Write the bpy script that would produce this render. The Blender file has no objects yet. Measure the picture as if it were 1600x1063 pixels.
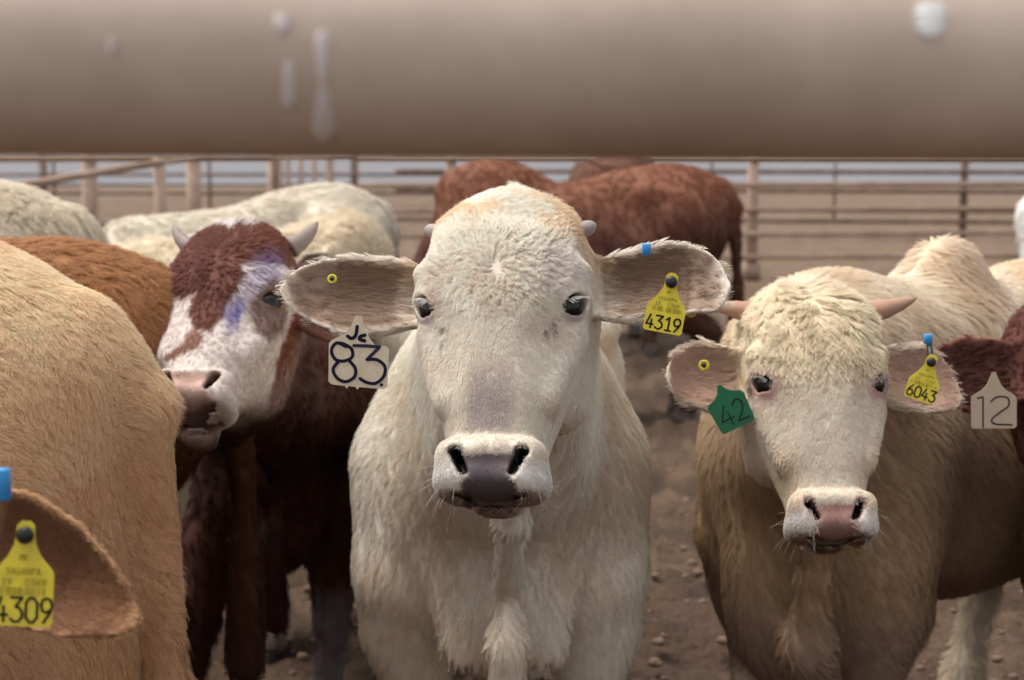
import bpy, math
import numpy as np
from mathutils import Vector, Matrix

PI = math.pi
R_ = math.radians
rng = np.random.default_rng(7)
scene = bpy.context.scene
COL = scene.collection

# ------------------------------------------------------------------ camera
FPX, HZ, CAMH = 2400.0, 235.0, 1.45
TILT = math.atan((531.5 - HZ) / FPX)
cam_d = bpy.data.cameras.new('camera')
cam = bpy.data.objects.new('camera', cam_d)
COL.objects.link(cam)
cam.location = (0, 0, CAMH)
cam.rotation_euler = (PI / 2 - TILT, 0, 0)
cam_d.sensor_width = 36.0
cam_d.lens = 36.0 * FPX / 1600.0
cam_d.clip_start, cam_d.clip_end = 0.05, 9000
cam_d.dof.use_dof = True
cam_d.dof.focus_distance = 2.16
cam_d.dof.aperture_fstop = 5.2
scene.camera = cam

# ------------------------------------------------------------------ sky, sun, exposure
SUN_EL, SUN_AZ = 69.0, -82.0          # azimuth from +Y (away from camera), negative = to the left
w = bpy.data.worlds.new('World')
scene.world = w
w.use_nodes = True
nt = w.node_tree
nt.nodes.clear()
sky = nt.nodes.new('ShaderNodeTexSky')
sky.sky_type = 'NISHITA'
sky.sun_disc = False
sky.sun_elevation = R_(SUN_EL)
sky.sun_rotation = R_(SUN_AZ)
sky.dust_density = 3.0
sky.air_density = 1.0
hs = nt.nodes.new('ShaderNodeHueSaturation')
hs.inputs['Saturation'].default_value = 0.18
bg = nt.nodes.new('ShaderNodeBackground')
bg.inputs['Strength'].default_value = 0.14
wo = nt.nodes.new('ShaderNodeOutputWorld')
nt.links.new(sky.outputs[0], hs.inputs['Color'])
nt.links.new(hs.outputs[0], bg.inputs[0])
nt.links.new(bg.outputs[0], wo.inputs[0])
sd = bpy.data.lights.new('sun', 'SUN')
sd.energy = 1.5
sd.angle = R_(24)
sd.color = (1.0, 0.95, 0.88)
sun = bpy.data.objects.new('sun', sd)
COL.objects.link(sun)
sv = Vector((math.sin(R_(SUN_AZ)) * math.cos(R_(SUN_EL)), math.cos(R_(SUN_AZ)) * math.cos(R_(SUN_EL)), math.sin(R_(SUN_EL))))
sun.rotation_euler = sv.to_track_quat('Z', 'Y').to_euler()
sun.location = (-5, -1, 9)
scene.view_settings.view_transform = 'Standard'
scene.view_settings.look = 'None'
scene.view_settings.gamma = 1
scene.view_settings.exposure = 0.88
scene.render.engine = 'CYCLES'
cy = scene.cycles
cy.use_denoising = True
try:
    cy.denoiser = 'OPENIMAGEDENOISE'
except Exception:
    pass
cy.max_bounces = 6
cy.diffuse_bounces = 4
cy.glossy_bounces = 3
cy.transmission_bounces = 4
cy.transparent_max_bounces = 8
cy.use_adaptive_sampling = True
cy.adaptive_threshold = 0.02


# ------------------------------------------------------------------ helpers
def at(px, py, Y):
    """world point on the plane y=Y seen at photograph pixel px,py"""
    dx, dy = (px - 800) / FPX, (531.5 - py) / FPX
    d = Vector((dx, math.cos(TILT) + dy * math.sin(TILT), -math.sin(TILT) + dy * math.cos(TILT)))
    return Vector((0, 0, CAMH)) + d * (Y / d.y)


def hsh(i, j, k, s):
    n = (i * 374761393 + j * 668265263 + k * 2147483647 + s * 144269504) & 0xffffffff
    n = ((n ^ (n >> 13)) * 1274126177) & 0xffffffff
    return ((n ^ (n >> 16)) & 0xffff) / 65535.0


def noise(P, freq, seed=0):
    P = np.asarray(P) * freq + 1000.0
    i = np.floor(P).astype(np.int64)
    f = P - i
    f = f * f * (3 - 2 * f)
    o = 0
    for a in (0, 1):
        wa = f[..., 0] if a else 1 - f[..., 0]
        for b in (0, 1):
            wb = f[..., 1] if b else 1 - f[..., 1]
            for c in (0, 1):
                wc = f[..., 2] if c else 1 - f[..., 2]
                o = o + wa * wb * wc * hsh(i[..., 0] + a, i[..., 1] + b, i[..., 2] + c, seed)
    return o


def fbm(P, freq, oct=3, seed=0):
    o, a, t = 0, 1.0, 0.0
    for q in range(oct):
        o = o + a * noise(P, freq * 2 ** q, seed + q)
        t += a
        a *= 0.5
    return o / t


def sst(a, b, x):
    t = np.clip((x - a) / (b - a), 0, 1)
    return t * t * (3 - 2 * t)


def nrm(v):
    return v / np.maximum(np.linalg.norm(v, axis=-1, keepdims=True), 1e-9)


def tag_(o, label=None, cat=None, group=None, kind=None):
    if label: o['label'] = label
    if cat: o['category'] = cat
    if group: o['group'] = group
    if kind: o['kind'] = kind
    return o


def empty(name, loc):
    o = bpy.data.objects.new(name, None)
    COL.objects.link(o)
    o.location = loc
    o.empty_display_size = 0.1
    return o


def mesh_obj(name, V, F, mat, parent=None, origin=(0, 0, 0), smooth=True, col=None):
    """V are world coordinates; the object's origin is its parent's / the given origin"""
    me = bpy.data.meshes.new(name)
    o = np.array(origin if parent is None else parent_origin(parent))
    V = np.asarray(V, float).reshape(-1, 3) - o
    if isinstance(F, np.ndarray):
        k = F.shape[1]
        me.vertices.add(len(V))
        me.vertices.foreach_set('co', V.astype(np.float32).ravel())
        me.loops.add(F.size)
        me.loops.foreach_set('vertex_index', F.astype(np.int32).ravel())
        me.polygons.add(len(F))
        me.polygons.foreach_set('loop_start', (np.arange(len(F)) * k).astype(np.int32))
        me.polygons.foreach_set('loop_total', np.full(len(F), k, np.int32))
        me.update(calc_edges=True)
    else:
        me.from_pydata([tuple(v) for v in V], [], F)
        me.update()
    if smooth:
        me.polygons.foreach_set('use_smooth', np.ones(len(me.polygons), bool))
    if col is not None:
        a = me.color_attributes.new('Col', 'FLOAT_COLOR', 'POINT')
        c4 = np.ones((len(V), 4), np.float32)
        c4[:, :np.shape(col)[-1]] = col
        a.data.foreach_set('color', c4.ravel())
    me.materials.append(mat)
    ob = bpy.data.objects.new(name, me)
    COL.objects.link(ob)
    if parent is None:
        ob.location = origin
    else:
        ob.parent = parent
    return ob


def parent_origin(p):
    v = Vector((0, 0, 0))
    while p is not None:
        v = v + p.location
        p = p.parent
    return tuple(v)


# ------------------------------------------------------------------ materials
def mat(name, color, rough=0.6, spec=0.3, metallic=0.0, bump=None, var=None, coat=0.0):
    m = bpy.data.materials.new(name)
    m.use_nodes = True
    n, l = m.node_tree.nodes, m.node_tree.links
    b = n['Principled BSDF']
    b.inputs['Base Color'].default_value = (*color, 1)
    b.inputs['Roughness'].default_value = rough
    b.inputs['Specular IOR Level'].default_value = spec
    b.inputs['Metallic'].default_value = metallic
    b.inputs['Coat Weight'].default_value = coat
    tc = n.new('ShaderNodeTexCoord')
    if var:   # (scale, amount, second colour)
        t = n.new('ShaderNodeTexNoise')
        t.inputs['Scale'].default_value = var[0]
        t.inputs['Detail'].default_value = 6
        t.inputs['Roughness'].default_value = 0.65
        l.new(tc.outputs['Object'], t.inputs['Vector'])
        r = n.new('ShaderNodeMapRange')
        r.inputs['From Min'].default_value = 0.5 - 0.2 / var[1]
        r.inputs['From Max'].default_value = 0.5 + 0.2 / var[1]
        l.new(t.outputs['Fac'], r.inputs['Value'])
        mx = n.new('ShaderNodeMix')
        mx.data_type = 'RGBA'
        mx.inputs[6].default_value = (*color, 1)
        mx.inputs[7].default_value = (*var[2], 1)
        l.new(r.outputs[0], mx.inputs[0])
        l.new(mx.outputs[2], b.inputs['Base Color'])
    if bump:  # (scale, strength, distance)
        t = n.new('ShaderNodeTexNoise')
        t.inputs['Scale'].default_value = bump[0]
        t.inputs['Detail'].default_value = 5
        l.new(tc.outputs['Object'], t.inputs['Vector'])
        bp = n.new('ShaderNodeBump')
        bp.inputs['Strength'].default_value = bump[1]
        bp.inputs['Distance'].default_value = bump[2]
        l.new(t.outputs['Fac'], bp.inputs['Height'])
        l.new(bp.outputs[0], b.inputs['Normal'])
    return m


def skin_material():
    m = mat('cow_skin', (0.5, 0.4, 0.3), 0.75, 0.25, bump=(260, 0.35, 0.0015))
    n, l = m.node_tree.nodes, m.node_tree.links
    a = n.new('ShaderNodeAttribute')
    a.attribute_name = 'Col'
    l.new(a.outputs['Color'], n['Principled BSDF'].inputs['Base Color'])
    r = n.new('ShaderNodeMapRange')
    r.inputs['To Min'].default_value = 0.38
    r.inputs['To Max'].default_value = 0.8
    l.new(a.outputs['Alpha'], r.inputs['Value'])
    l.new(r.outputs[0], n['Principled BSDF'].inputs['Roughness'])
    return m


def fur_material(lie=True):
    m = bpy.data.materials.new('cow_fur' if lie else 'cow_lash')
    m.use_nodes = True
    n, l = m.node_tree.nodes, m.node_tree.links
    b = n['Principled BSDF']
    a = n.new('ShaderNodeAttribute')
    a.attribute_name = 'Col'
    l.new(a.outputs['Color'], b.inputs['Base Color'])
    b.inputs['Roughness'].default_value = 0.6
    b.inputs['Specular IOR Level'].default_value = 0.12
    t = n.new('ShaderNodeBsdfTranslucent')
    l.new(a.outputs['Color'], t.inputs['Color'])
    mx = n.new('ShaderNodeMixShader')
    mx.inputs[0].default_value = 0.15
    out = n['Material Output']
    if lie:     # strands share the lie of the coat they grow from
        g = n.new('ShaderNodeAttribute')
        g.attribute_name = 'Lie'
        ge = n.new('ShaderNodeNewGeometry')
        v1 = n.new('ShaderNodeVectorMath'); v1.operation = 'SCALE'; v1.inputs['Scale'].default_value = .28
        l.new(ge.outputs['Normal'], v1.inputs[0])
        v2 = n.new('ShaderNodeVectorMath'); v2.operation = 'ADD'
        l.new(v1.outputs[0], v2.inputs[0]); l.new(g.outputs['Vector'], v2.inputs[1])
        v3 = n.new('ShaderNodeVectorMath'); v3.operation = 'NORMALIZE'
        l.new(v2.outputs[0], v3.inputs[0])
        l.new(v3.outputs[0], b.inputs['Normal'])
    l.new(b.outputs[0], mx.inputs[1])
    l.new(t.outputs[0], mx.inputs[2])
    l.new(mx.outputs[0], out.inputs['Surface'])
    return m


M_SKIN, M_FUR, M_LASH = skin_material(), fur_material(), fur_material(False)
M_EYE = mat('eye_dark', (0.006, 0.004, 0.004), 0.10, 0.35)
M_SCL = mat('eye_white', (0.45, 0.38, 0.36), 0.25, 0.5)
M_HORN_G = mat('horn_grey', (0.25, 0.21, 0.20), 0.5, 0.3, bump=(60, 0.4, 0.002), var=(30, 0.8, (0.36, 0.31, 0.29)))
M_HORN_D = mat('horn_brown', (0.20, 0.15, 0.13), 0.55, 0.3, bump=(60, 0.4, 0.002), var=(30, 0.8, (0.30, 0.24, 0.21)))
M_HORN_T = mat('horn_tan', (0.46, 0.27, 0.18), 0.5, 0.3, bump=(60, 0.3, 0.002), var=(18, 0.7, (0.34, 0.20, 0.14)))
M_HOOF = mat('hoof_dark', (0.05, 0.04, 0.035), 0.7, 0.2, bump=(40, 0.4, 0.004), var=(20, 0.8, (0.12, 0.09, 0.07)))
M_YEL = mat('tag_yellow', (0.75, 0.62, 0.04), 0.5, 0.3, var=(70, 1.0, (0.58, 0.46, 0.06)))
M_CREAM = mat('tag_cream', (0.62, 0.54, 0.41), 0.5, 0.3, var=(60, 1.0, (0.48, 0.40, 0.28)))
M_BEIGE = mat('tag_beige', (0.46, 0.36, 0.27), 0.55, 0.3, var=(30, 0.5, (0.40, 0.30, 0.22)))
M_GREEN = mat('tag_green', (0.012, 0.15, 0.07), 0.5, 0.3, var=(30, 0.5, (0.02, 0.11, 0.05)))
M_INK = mat('ink_blue', (0.018, 0.017, 0.045), 0.6, 0.2)
M_INKK = mat('ink_black', (0.015, 0.013, 0.01), 0.6, 0.2)
M_INKF = mat('ink_faded', (0.28, 0.22, 0.03), 0.6, 0.2)
M_BLUE = mat('band_blue', (0.03, 0.24, 0.55), 0.4, 0.4)
M_BLACK = mat('stud_black', (0.012, 0.012, 0.014), 0.4, 0.4)
M_PIPE = mat('pipe_tan', (0.64, 0.51, 0.42), 0.48, 0.35, bump=(25, 0.25, 0.003), var=(6, 1.0, (0.45, 0.345, 0.27)))
M_WHITE = mat('dropping_white', (0.78, 0.78, 0.76), 0.8, 0.2)
M_DRIP = mat('dropping_drip', (0.70, 0.64, 0.61), 0.8, 0.2, var=(90, 0.7, (0.62, 0.54, 0.50)))
M_RAIL = mat('rail_tan', (0.44, 0.32, 0.24), 0.6, 0.3, bump=(20, 0.3, 0.004), var=(5, 0.9, (0.25, 0.155, 0.11)))
M_RAILD = mat('rail_rust', (0.25, 0.165, 0.12), 0.7, 0.2, bump=(20, 0.3, 0.004), var=(5, 0.9, (0.09, 0.055, 0.045)))


# ------------------------------------------------------------------ implicit surface engine
def axis(lo, hi, coarse, fine):
    """coordinates from lo to hi, coarse steps except inside the (a, b, step) fine intervals"""
    out, x = [], lo
    while x < hi:
        out.append(x)
        s = coarse
        for a, b, st in fine:
            if a - 0.5 * coarse <= x <= b:
                s = min(s, st)
            elif x < a < x + s:
                s = max(a - x, st)
        x += s
    out.append(x)
    return np.array(out)


def smin(a, b, k):
    h = np.clip(0.5 + 0.5 * (a - b) / k, 0, 1)
    return a * (1 - h) + b * h - k * h * (1 - h)


def smax(a, b, k):
    return -smin(-a, -b, k)


class Field:
    def __init__(s, X, Y, Z):
        s.ax = (X, Y, Z)
        s.F = np.full((len(X), len(Y), len(Z)), 0.25, np.float32)

    def box(s, lo, hi):
        sl, c = [], []
        for q in range(3):
            a = np.searchsorted(s.ax[q], lo[q])
            b = np.searchsorted(s.ax[q], hi[q])
            sl.append(slice(max(0, a - 1), min(len(s.ax[q]), b + 1)))
            c.append(s.ax[q][sl[-1]])
        P = np.stack(np.meshgrid(*c, indexing='ij'), -1).astype(np.float32)
        return tuple(sl), P

    def apply(s, fn, lo, hi, k, cut=False):
        sl, P = s.box(lo, hi)
        if P.size == 0:
            return
        d = fn(P).astype(np.float32)
        s.F[sl] = smax(s.F[sl], -d, k) if cut else smin(s.F[sl], d, k)

    def cone(s, a, b, r1, r2, k=0.04, cut=False):
        a, b = np.array(a, float), np.array(b, float)
        m = max(r1, r2) + k + 0.05
        ab = b - a
        L = max(ab @ ab, 1e-9)

        def f(P):
            t = np.clip(((P - a) @ ab) / L, 0, 1)
            return np.linalg.norm(P - a - t[..., None] * ab, axis=-1) - (r1 + (r2 - r1) * t)
        s.apply(f, np.minimum(a, b) - m, np.maximum(a, b) + m, k, cut)

    def ell(s, c, r, M=None, k=0.04, cut=False):
        c, r = np.array(c, float), np.array(r, float)
        m = r.max() + k + 0.05

        def f(P):
            q = P - c
            if M is not None:
                q = q @ M          # columns of M are the ellipsoid's axes
            k0 = np.linalg.norm(q / r, axis=-1)
            k1 = np.linalg.norm(q / (r * r), axis=-1)
            return k0 * (k0 - 1) / np.maximum(k1, 1e-6)
        s.apply(f, c - m, c + m, k, cut)

    def polygonise(s):
        F = s.F
        X, Y, Z = s.ax
        neg = F < 0
        n = F.shape
        c = np.zeros((n[0] - 1, n[1] - 1, n[2] - 1), np.int8)
        for a in (0, 1):
            for b in (0, 1):
                for d in (0, 1):
                    c += neg[a:n[0] - 1 + a, b:n[1] - 1 + b, d:n[2] - 1 + d]
        act = (c > 0) & (c < 8)
        idx = np.argwhere(act)
        vid = np.full(act.shape, -1, np.int32)
        vid[act] = np.arange(len(idx))
        acc = np.zeros((len(idx), 3))
        cnt = np.zeros(len(idx))
        AX = (X, Y, Z)
        for q in range(3):
            o1, o2 = [(1, 2), (0, 2), (0, 1)][q]
            for a in (0, 1):
                for b in (0, 1):
                    p0 = idx.copy()
                    p0[:, o1] += a
                    p0[:, o2] += b
                    p1 = p0.copy()
                    p1[:, q] += 1
                    f0, f1 = F[tuple(p0.T)], F[tuple(p1.T)]
                    m = (f0 < 0) != (f1 < 0)
                    t = np.where(m, f0 / np.where(m, f0 - f1, 1), 0)
                    for r in range(3):
                        x0, x1 = AX[r][p0[:, r]], AX[r][p1[:, r]]
                        acc[:, r] += np.where(m, x0 + t * (x1 - x0), 0)
                    cnt += m
        V = acc / cnt[:, None]
        faces = []
        for q in range(3):
            o1, o2 = [(1, 2), (2, 0), (0, 1)][q]
            sl0 = [slice(None)] * 3
            sl1 = [slice(None)] * 3
            sl0[q] = slice(0, -1)
            sl1[q] = slice(1, None)
            e = neg[tuple(sl0)] != neg[tuple(sl1)]
            ei = np.argwhere(e)
            ok = (ei[:, o1] > 0) & (ei[:, o2] > 0) & (ei[:, o1] < n[o1] - 1) & (ei[:, o2] < n[o2] - 1)
            ei = ei[ok]
            inside = neg[tuple(ei.T)]
            vs = []
            for da, db in ((-1, -1), (0, -1), (0, 0), (-1, 0)):
                p = ei.copy()
                p[:, o1] += da
                p[:, o2] += db
                vs.append(vid[tuple(p.T)])
            Q = np.stack(vs, 1)
            Q[~inside] = Q[~inside][:, ::-1]
            faces.append(Q)
        Fc = np.concatenate(faces)
        Fc = Fc[(Fc >= 0).all(1)]
        return V, Fc


def relax(V, F, n=1, amt=0.5):
    for _ in range(n):
        s = np.zeros_like(V)
        c = np.zeros(len(V))
        for a in range(4):
            b = (a + 1) % 4
            np.add.at(s, F[:, a], V[F[:, b]])
            np.add.at(s, F[:, b], V[F[:, a]])
            np.add.at(c, F[:, a], 1)
            np.add.at(c, F[:, b], 1)
        V = V * (1 - amt) + amt * s / np.maximum(c, 1)[:, None]
    return V


def vnormals(V, F):
    fn = np.cross(V[F[:, 2]] - V[F[:, 0]], V[F[:, 3]] - V[F[:, 1]])
    N = np.zeros_like(V)
    for a in range(4):
        np.add.at(N, F[:, a], fn)
    return nrm(N)


# ------------------------------------------------------------------ cow head (local: x lateral, u towards the poll, f out of the face)
TAB = np.array([  # u, half width, front, back, exponent
    [-0.345, 0.040, 0.012, -0.030, 2.2],
    [-0.325, 0.060, 0.040, -0.040, 2.6],
    [-0.300, 0.0720, 0.052, -0.045, 2.9],
    [-0.270, 0.0705, 0.060, -0.050, 2.9],
    [-0.240, 0.0700, 0.058, -0.060, 2.6],
    [-0.210, 0.0720, 0.052, -0.080, 2.2],
    [-0.170, 0.0790, 0.055, -0.110, 2.3],
    [-0.120, 0.0910, 0.062, -0.150, 2.5],
    [-0.060, 0.1060, 0.070, -0.190, 2.6],
    [0.000, 0.1220, 0.075, -0.210, 2.4],
    [0.050, 0.1260, 0.074, -0.200, 2.6],
    [0.100, 0.1260, 0.066, -0.170, 2.5],
    [0.140, 0.1120, 0.050, -0.140, 2.2],
    [0.168, 0.0860, 0.030, -0.120, 2.0],
    [0.190, 0.0500, 0.004, -0.100, 2.0],
    [0.206, 0.0200, -0.022, -0.080, 2.0]])
_u = np.linspace(TAB[0, 0], TAB[-1, 0], 240)
_t = np.stack([np.interp(_u, TAB[:, 0], TAB[:, q]) for q in range(5)], 1)
for _ in range(30):
    _t[1:-1] = (_t[:-2] + _t[1:-1] * 2 + _t[2:]) / 4
EYE_C = np.array([0.096, 0.0, 0.019])
EYE_A = np.array([0.80, 0.06, 0.60]); EYE_A /= np.linalg.norm(EYE_A)


def eye_frame(sx):
    a = EYE_A * (sx, 1, 1)
    tilt = 0.45                                    # outer corner higher
    e1 = np.cross((0, 1, 0), a)                    # horizontal tangent
    e1 /= np.linalg.norm(e1)
    e2 = np.cross(a, e1)
    if e1[2] < 0:
        e1 = -e1                                   # towards the nose / front
    e1, e2 = e1 * math.cos(tilt) - e2 * math.sin(tilt), e2 * math.cos(tilt) + e1 * math.sin(tilt)
    return a, e1, e2


def ell_local(p, c, r):
    q = p - np.array(c)
    r = np.array(r)
    k0 = np.linalg.norm(q / r, axis=-1)
    k1 = np.linalg.norm(q / (r * r), axis=-1)
    return k0 * (k0 - 1) / np.maximum(k1, 1e-6)


def cap_local(p, a, b, r1, r2):
    a, b = np.array(a), np.array(b)
    ab = b - a
    t = np.clip(((p - a) @ ab) / (ab @ ab), 0, 1)
    return np.linalg.norm(p - a - t[..., None] * ab, axis=-1) - (r1 + (r2 - r1) * t)


def head_sdf(p, detail=True, eyes=True):
    x, u, f = p[..., 0], p[..., 1], p[..., 2]
    w_, F_, B_, n_ = (np.interp(u, _u, _t[:, q]) for q in (1, 2, 3, 4))
    c = np.minimum(-0.03 + 0.02 * sst(-0.15, -0.3, u), (F_ + B_) / 2 + .01)
    r = np.where(f > c, F_ - c, c - B_)
    nn = np.where(f > c, n_, 2.2)
    q = (np.abs(x / w_) ** nn + np.abs((f - c) / r) ** nn) ** (1 / nn)
    d = (q - 1) * np.minimum(w_, r)
    d = smax(d, np.abs(u + 0.0530) - 0.2750, 0.04)
    s = p * (-1, 1, 1)
    for m in (p, s):
        d = smin(d, ell_local(m, (0.096, 0.016, 0.010), (0.036, 0.034, 0.038)), 0.025)        # orbit
        d = smin(d, cap_local(m, (0.098, -0.035, -0.005), (0.074, -0.13, 0.014), 0.027, 0.018), 0.02)  # facial ridge
        d = smax(d, -ell_local(m, (0.080, -0.075, 0.082), (0.030, 0.060, 0.026)), 0.03)      # hollow below the eye
        d = smax(d, -ell_local(m, (0.150, 0.085, 0.020), (0.030, 0.045, 0.05)), 0.03)        # temple
        d = smin(d, cap_local(m, (0.085, 0.10, -0.10), (0.07, -0.08, -0.14), 0.045, 0.045), 0.04)     # jaw
        d = smin(d, ell_local(m, (0.048, -0.286, 0.022), (0.030, 0.034, 0.035)), 0.035)       # upper lip
        d = smin(d, ell_local(m, (0.055, -0.243, 0.040), (0.020, 0.024, 0.022)), 0.026)       # nostril wing
    d = smin(d, ell_local(p, (0, -0.238, 0.050), (0.058, 0.018, 0.018)), 0.02)               # nose roll
    d = smin(d, ell_local(p, (0, -0.322, -0.026), (0.027, 0.012, 0.030)), 0.010)             # chin
    d = smin(d, ell_local(p, (0, -0.308, -0.042), (0.040, 0.018, 0.05)), 0.015)             # lower jaw
    if detail:
        # mouth groove round the muzzle
        mu = -0.320 - 0.006 * np.cos(x * 40)
        g = np.sqrt((u - mu) ** 2 + (np.maximum(0, -f - 0.03)) ** 2 + (np.maximum(0, np.abs(x) - .050)) ** 2) - 0.0034
        g = np.maximum(g, -(d + 0.010))
        d = smax(d, -g, 0.004)
        for m in (p, s):
            d = smax(d, -cap_local(np.stack([m[..., 0], m[..., 1], (m[..., 2] - .062) * .38], -1), (0.047, -0.247, 0), (0.034, -0.283, 0), 0.0085, 0.0060), 0.004)
            d = smax(d, -cap_local(m, (0.049, -0.243, 0.070), (0.038, -0.256, 0.024), 0.0088, 0.0075), 0.005)
            # philtrum pad slightly flattened
            d = smin(d, ell_local(m, (0.100, 0.058, 0.02), (0.028, 0.014, 0.02)), 0.03)
    if eyes:
        for sx in (1, -1):
            a, e1, e2 = eye_frame(sx)
            ec = EYE_C * (sx, 1, 1)
            q = p - ec
            lid = np.linalg.norm(q, axis=-1) - 0.0254
            d = smin(d, lid, 0.008)
            A, E1, E2 = q @ a, q @ e1, q @ e2
            up, lo = 0.0115, 0.0115
            v = np.maximum(np.sqrt(E1 ** 2 + (E2 + up) ** 2) - 0.0275, np.sqrt(E1 ** 2 + (E2 - lo) ** 2) - 0.0260)
            v = np.maximum(v, 0.004 - A)
            v = np.maximum(v, A - 0.05)
            d = smax(d, -v, 0.003)
    return d


def ear_sdf(p, E):
    """E: root, L, W, D frame (head local), length, tables of centre and half width over t, bowl depth"""
    q = p - E['root']
    l, v, dd = q @ E['L'], q @ E['W'], q @ E['D']
    t = l / E['len']
    tt = np.clip(t, 0, 1.02)
    h = np.interp(tt, E['t'], E['h']) + 1e-4
    c = np.interp(tt, E['t'], E['c'])
    vv = v - c
    bowl = E['bowl'] * (1 - np.clip(np.abs(vv) / h, 0, 1.1) ** 2) * sst(1.05, 0.55, tt)
    D0 = -bowl + E.get('curl', 0.02) * (tt ** 2)
    th = 0.0052 + 0.004 * (1 - tt)
    sheet = (np.abs(dd - D0) - th) * 0.75
    out = (np.abs(vv) - h) * 0.8
    e = smax(sheet, out, 0.006)
    return np.maximum(e, np.maximum(-l - 0.02, l - E['len'] - 0.001))


EAR_T = np.array([0, .3, .55, .75, .88, .95, 1.0])
EAR_H = np.array([.044, .060, .066, .056, .040, .026, .004])


def make_ear(side, root=(.112, .070, -.050), L=(1, 0, -.12), bowl=.030, length=.195, c=None, h=None, twist=0.0, curl=0.02, hs=1.0):
    L = np.array(L, float) * (side, 1, 1)
    L /= np.linalg.norm(L)
    D = np.array([0, 0.15, 1.0])
    D = D - L * (D @ L)
    D /= np.linalg.norm(D)
    W = np.cross(D, L) * side
    W /= np.linalg.norm(W)
    if W[1] < 0:
        W = -W
    D, W = D * math.cos(twist) + W * math.sin(twist), W * math.cos(twist) - D * math.sin(twist)
    return dict(side=side, root=np.array(root) * (side, 1, 1), L=L, W=W, D=D, len=length, t=EAR_T,
                h=(EAR_H if h is None else np.array(h)) * hs, c=np.zeros(7) if c is None else np.array(c), bowl=bowl, curl=curl)


WU, WF = -.15, .72


def unwarp(h, pu=1.0):
    h = np.array(h, float)
    u = h[..., 1]
    h[..., 1] = np.where(u < WU, WU + (u - WU) / WF, np.where(u > 0, u / pu, u))
    return h


def head_frame(face_az, pitch, roll=0.0):
    """face_az: direction the nose points (deg, 0 = towards camera, + = image right); pitch: angle of face line from horizontal"""
    a = R_(pitch)
    z = R_(face_az)
    fwd = np.array([math.sin(z), -math.cos(z), 0.0])
    up = np.array([0, 0, 1.0])
    U = up * math.sin(a) - fwd * math.cos(a)
    Fv = fwd * math.sin(a) + up * math.cos(a)
    Xv = np.cross(U, Fv)
    r = R_(roll)
    U2 = U * math.cos(r) + Xv * math.sin(r)
    X2 = Xv * math.cos(r) - U * math.sin(r)
    return np.stack([X2, U2, Fv], 1)


# ------------------------------------------------------------------ hair
def curves_obj(name, pts, radii, col, parent, npts, nrms=None):
    hc = bpy.data.hair_curves.new(name)
    n = len(pts)
    hc.add_curves([npts] * n)
    o = np.array(parent_origin(parent))
    hc.attributes['position'].data.foreach_set('vector', (pts - o).astype(np.float32).ravel())
    ra = hc.attributes.get('radius') or hc.attributes.new('radius', 'FLOAT', 'POINT')
    ra.data.foreach_set('value', radii.astype(np.float32).ravel())
    ca = hc.attributes.new('Col', 'FLOAT_COLOR', 'CURVE')
    c4 = np.ones((n, 4), np.float32)
    c4[:, :3] = col
    ca.data.foreach_set('color', c4.ravel())
    if nrms is not None:
        na = hc.attributes.new('Lie', 'FLOAT_VECTOR', 'CURVE')
        na.data.foreach_set('vector', nrms.astype(np.float32).ravel())
    hc.materials.append(M_FUR if nrms is not None else M_LASH)
    ob = bpy.data.objects.new(name, hc)
    COL.objects.link(ob)
    ob.parent = parent
    return ob


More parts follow.
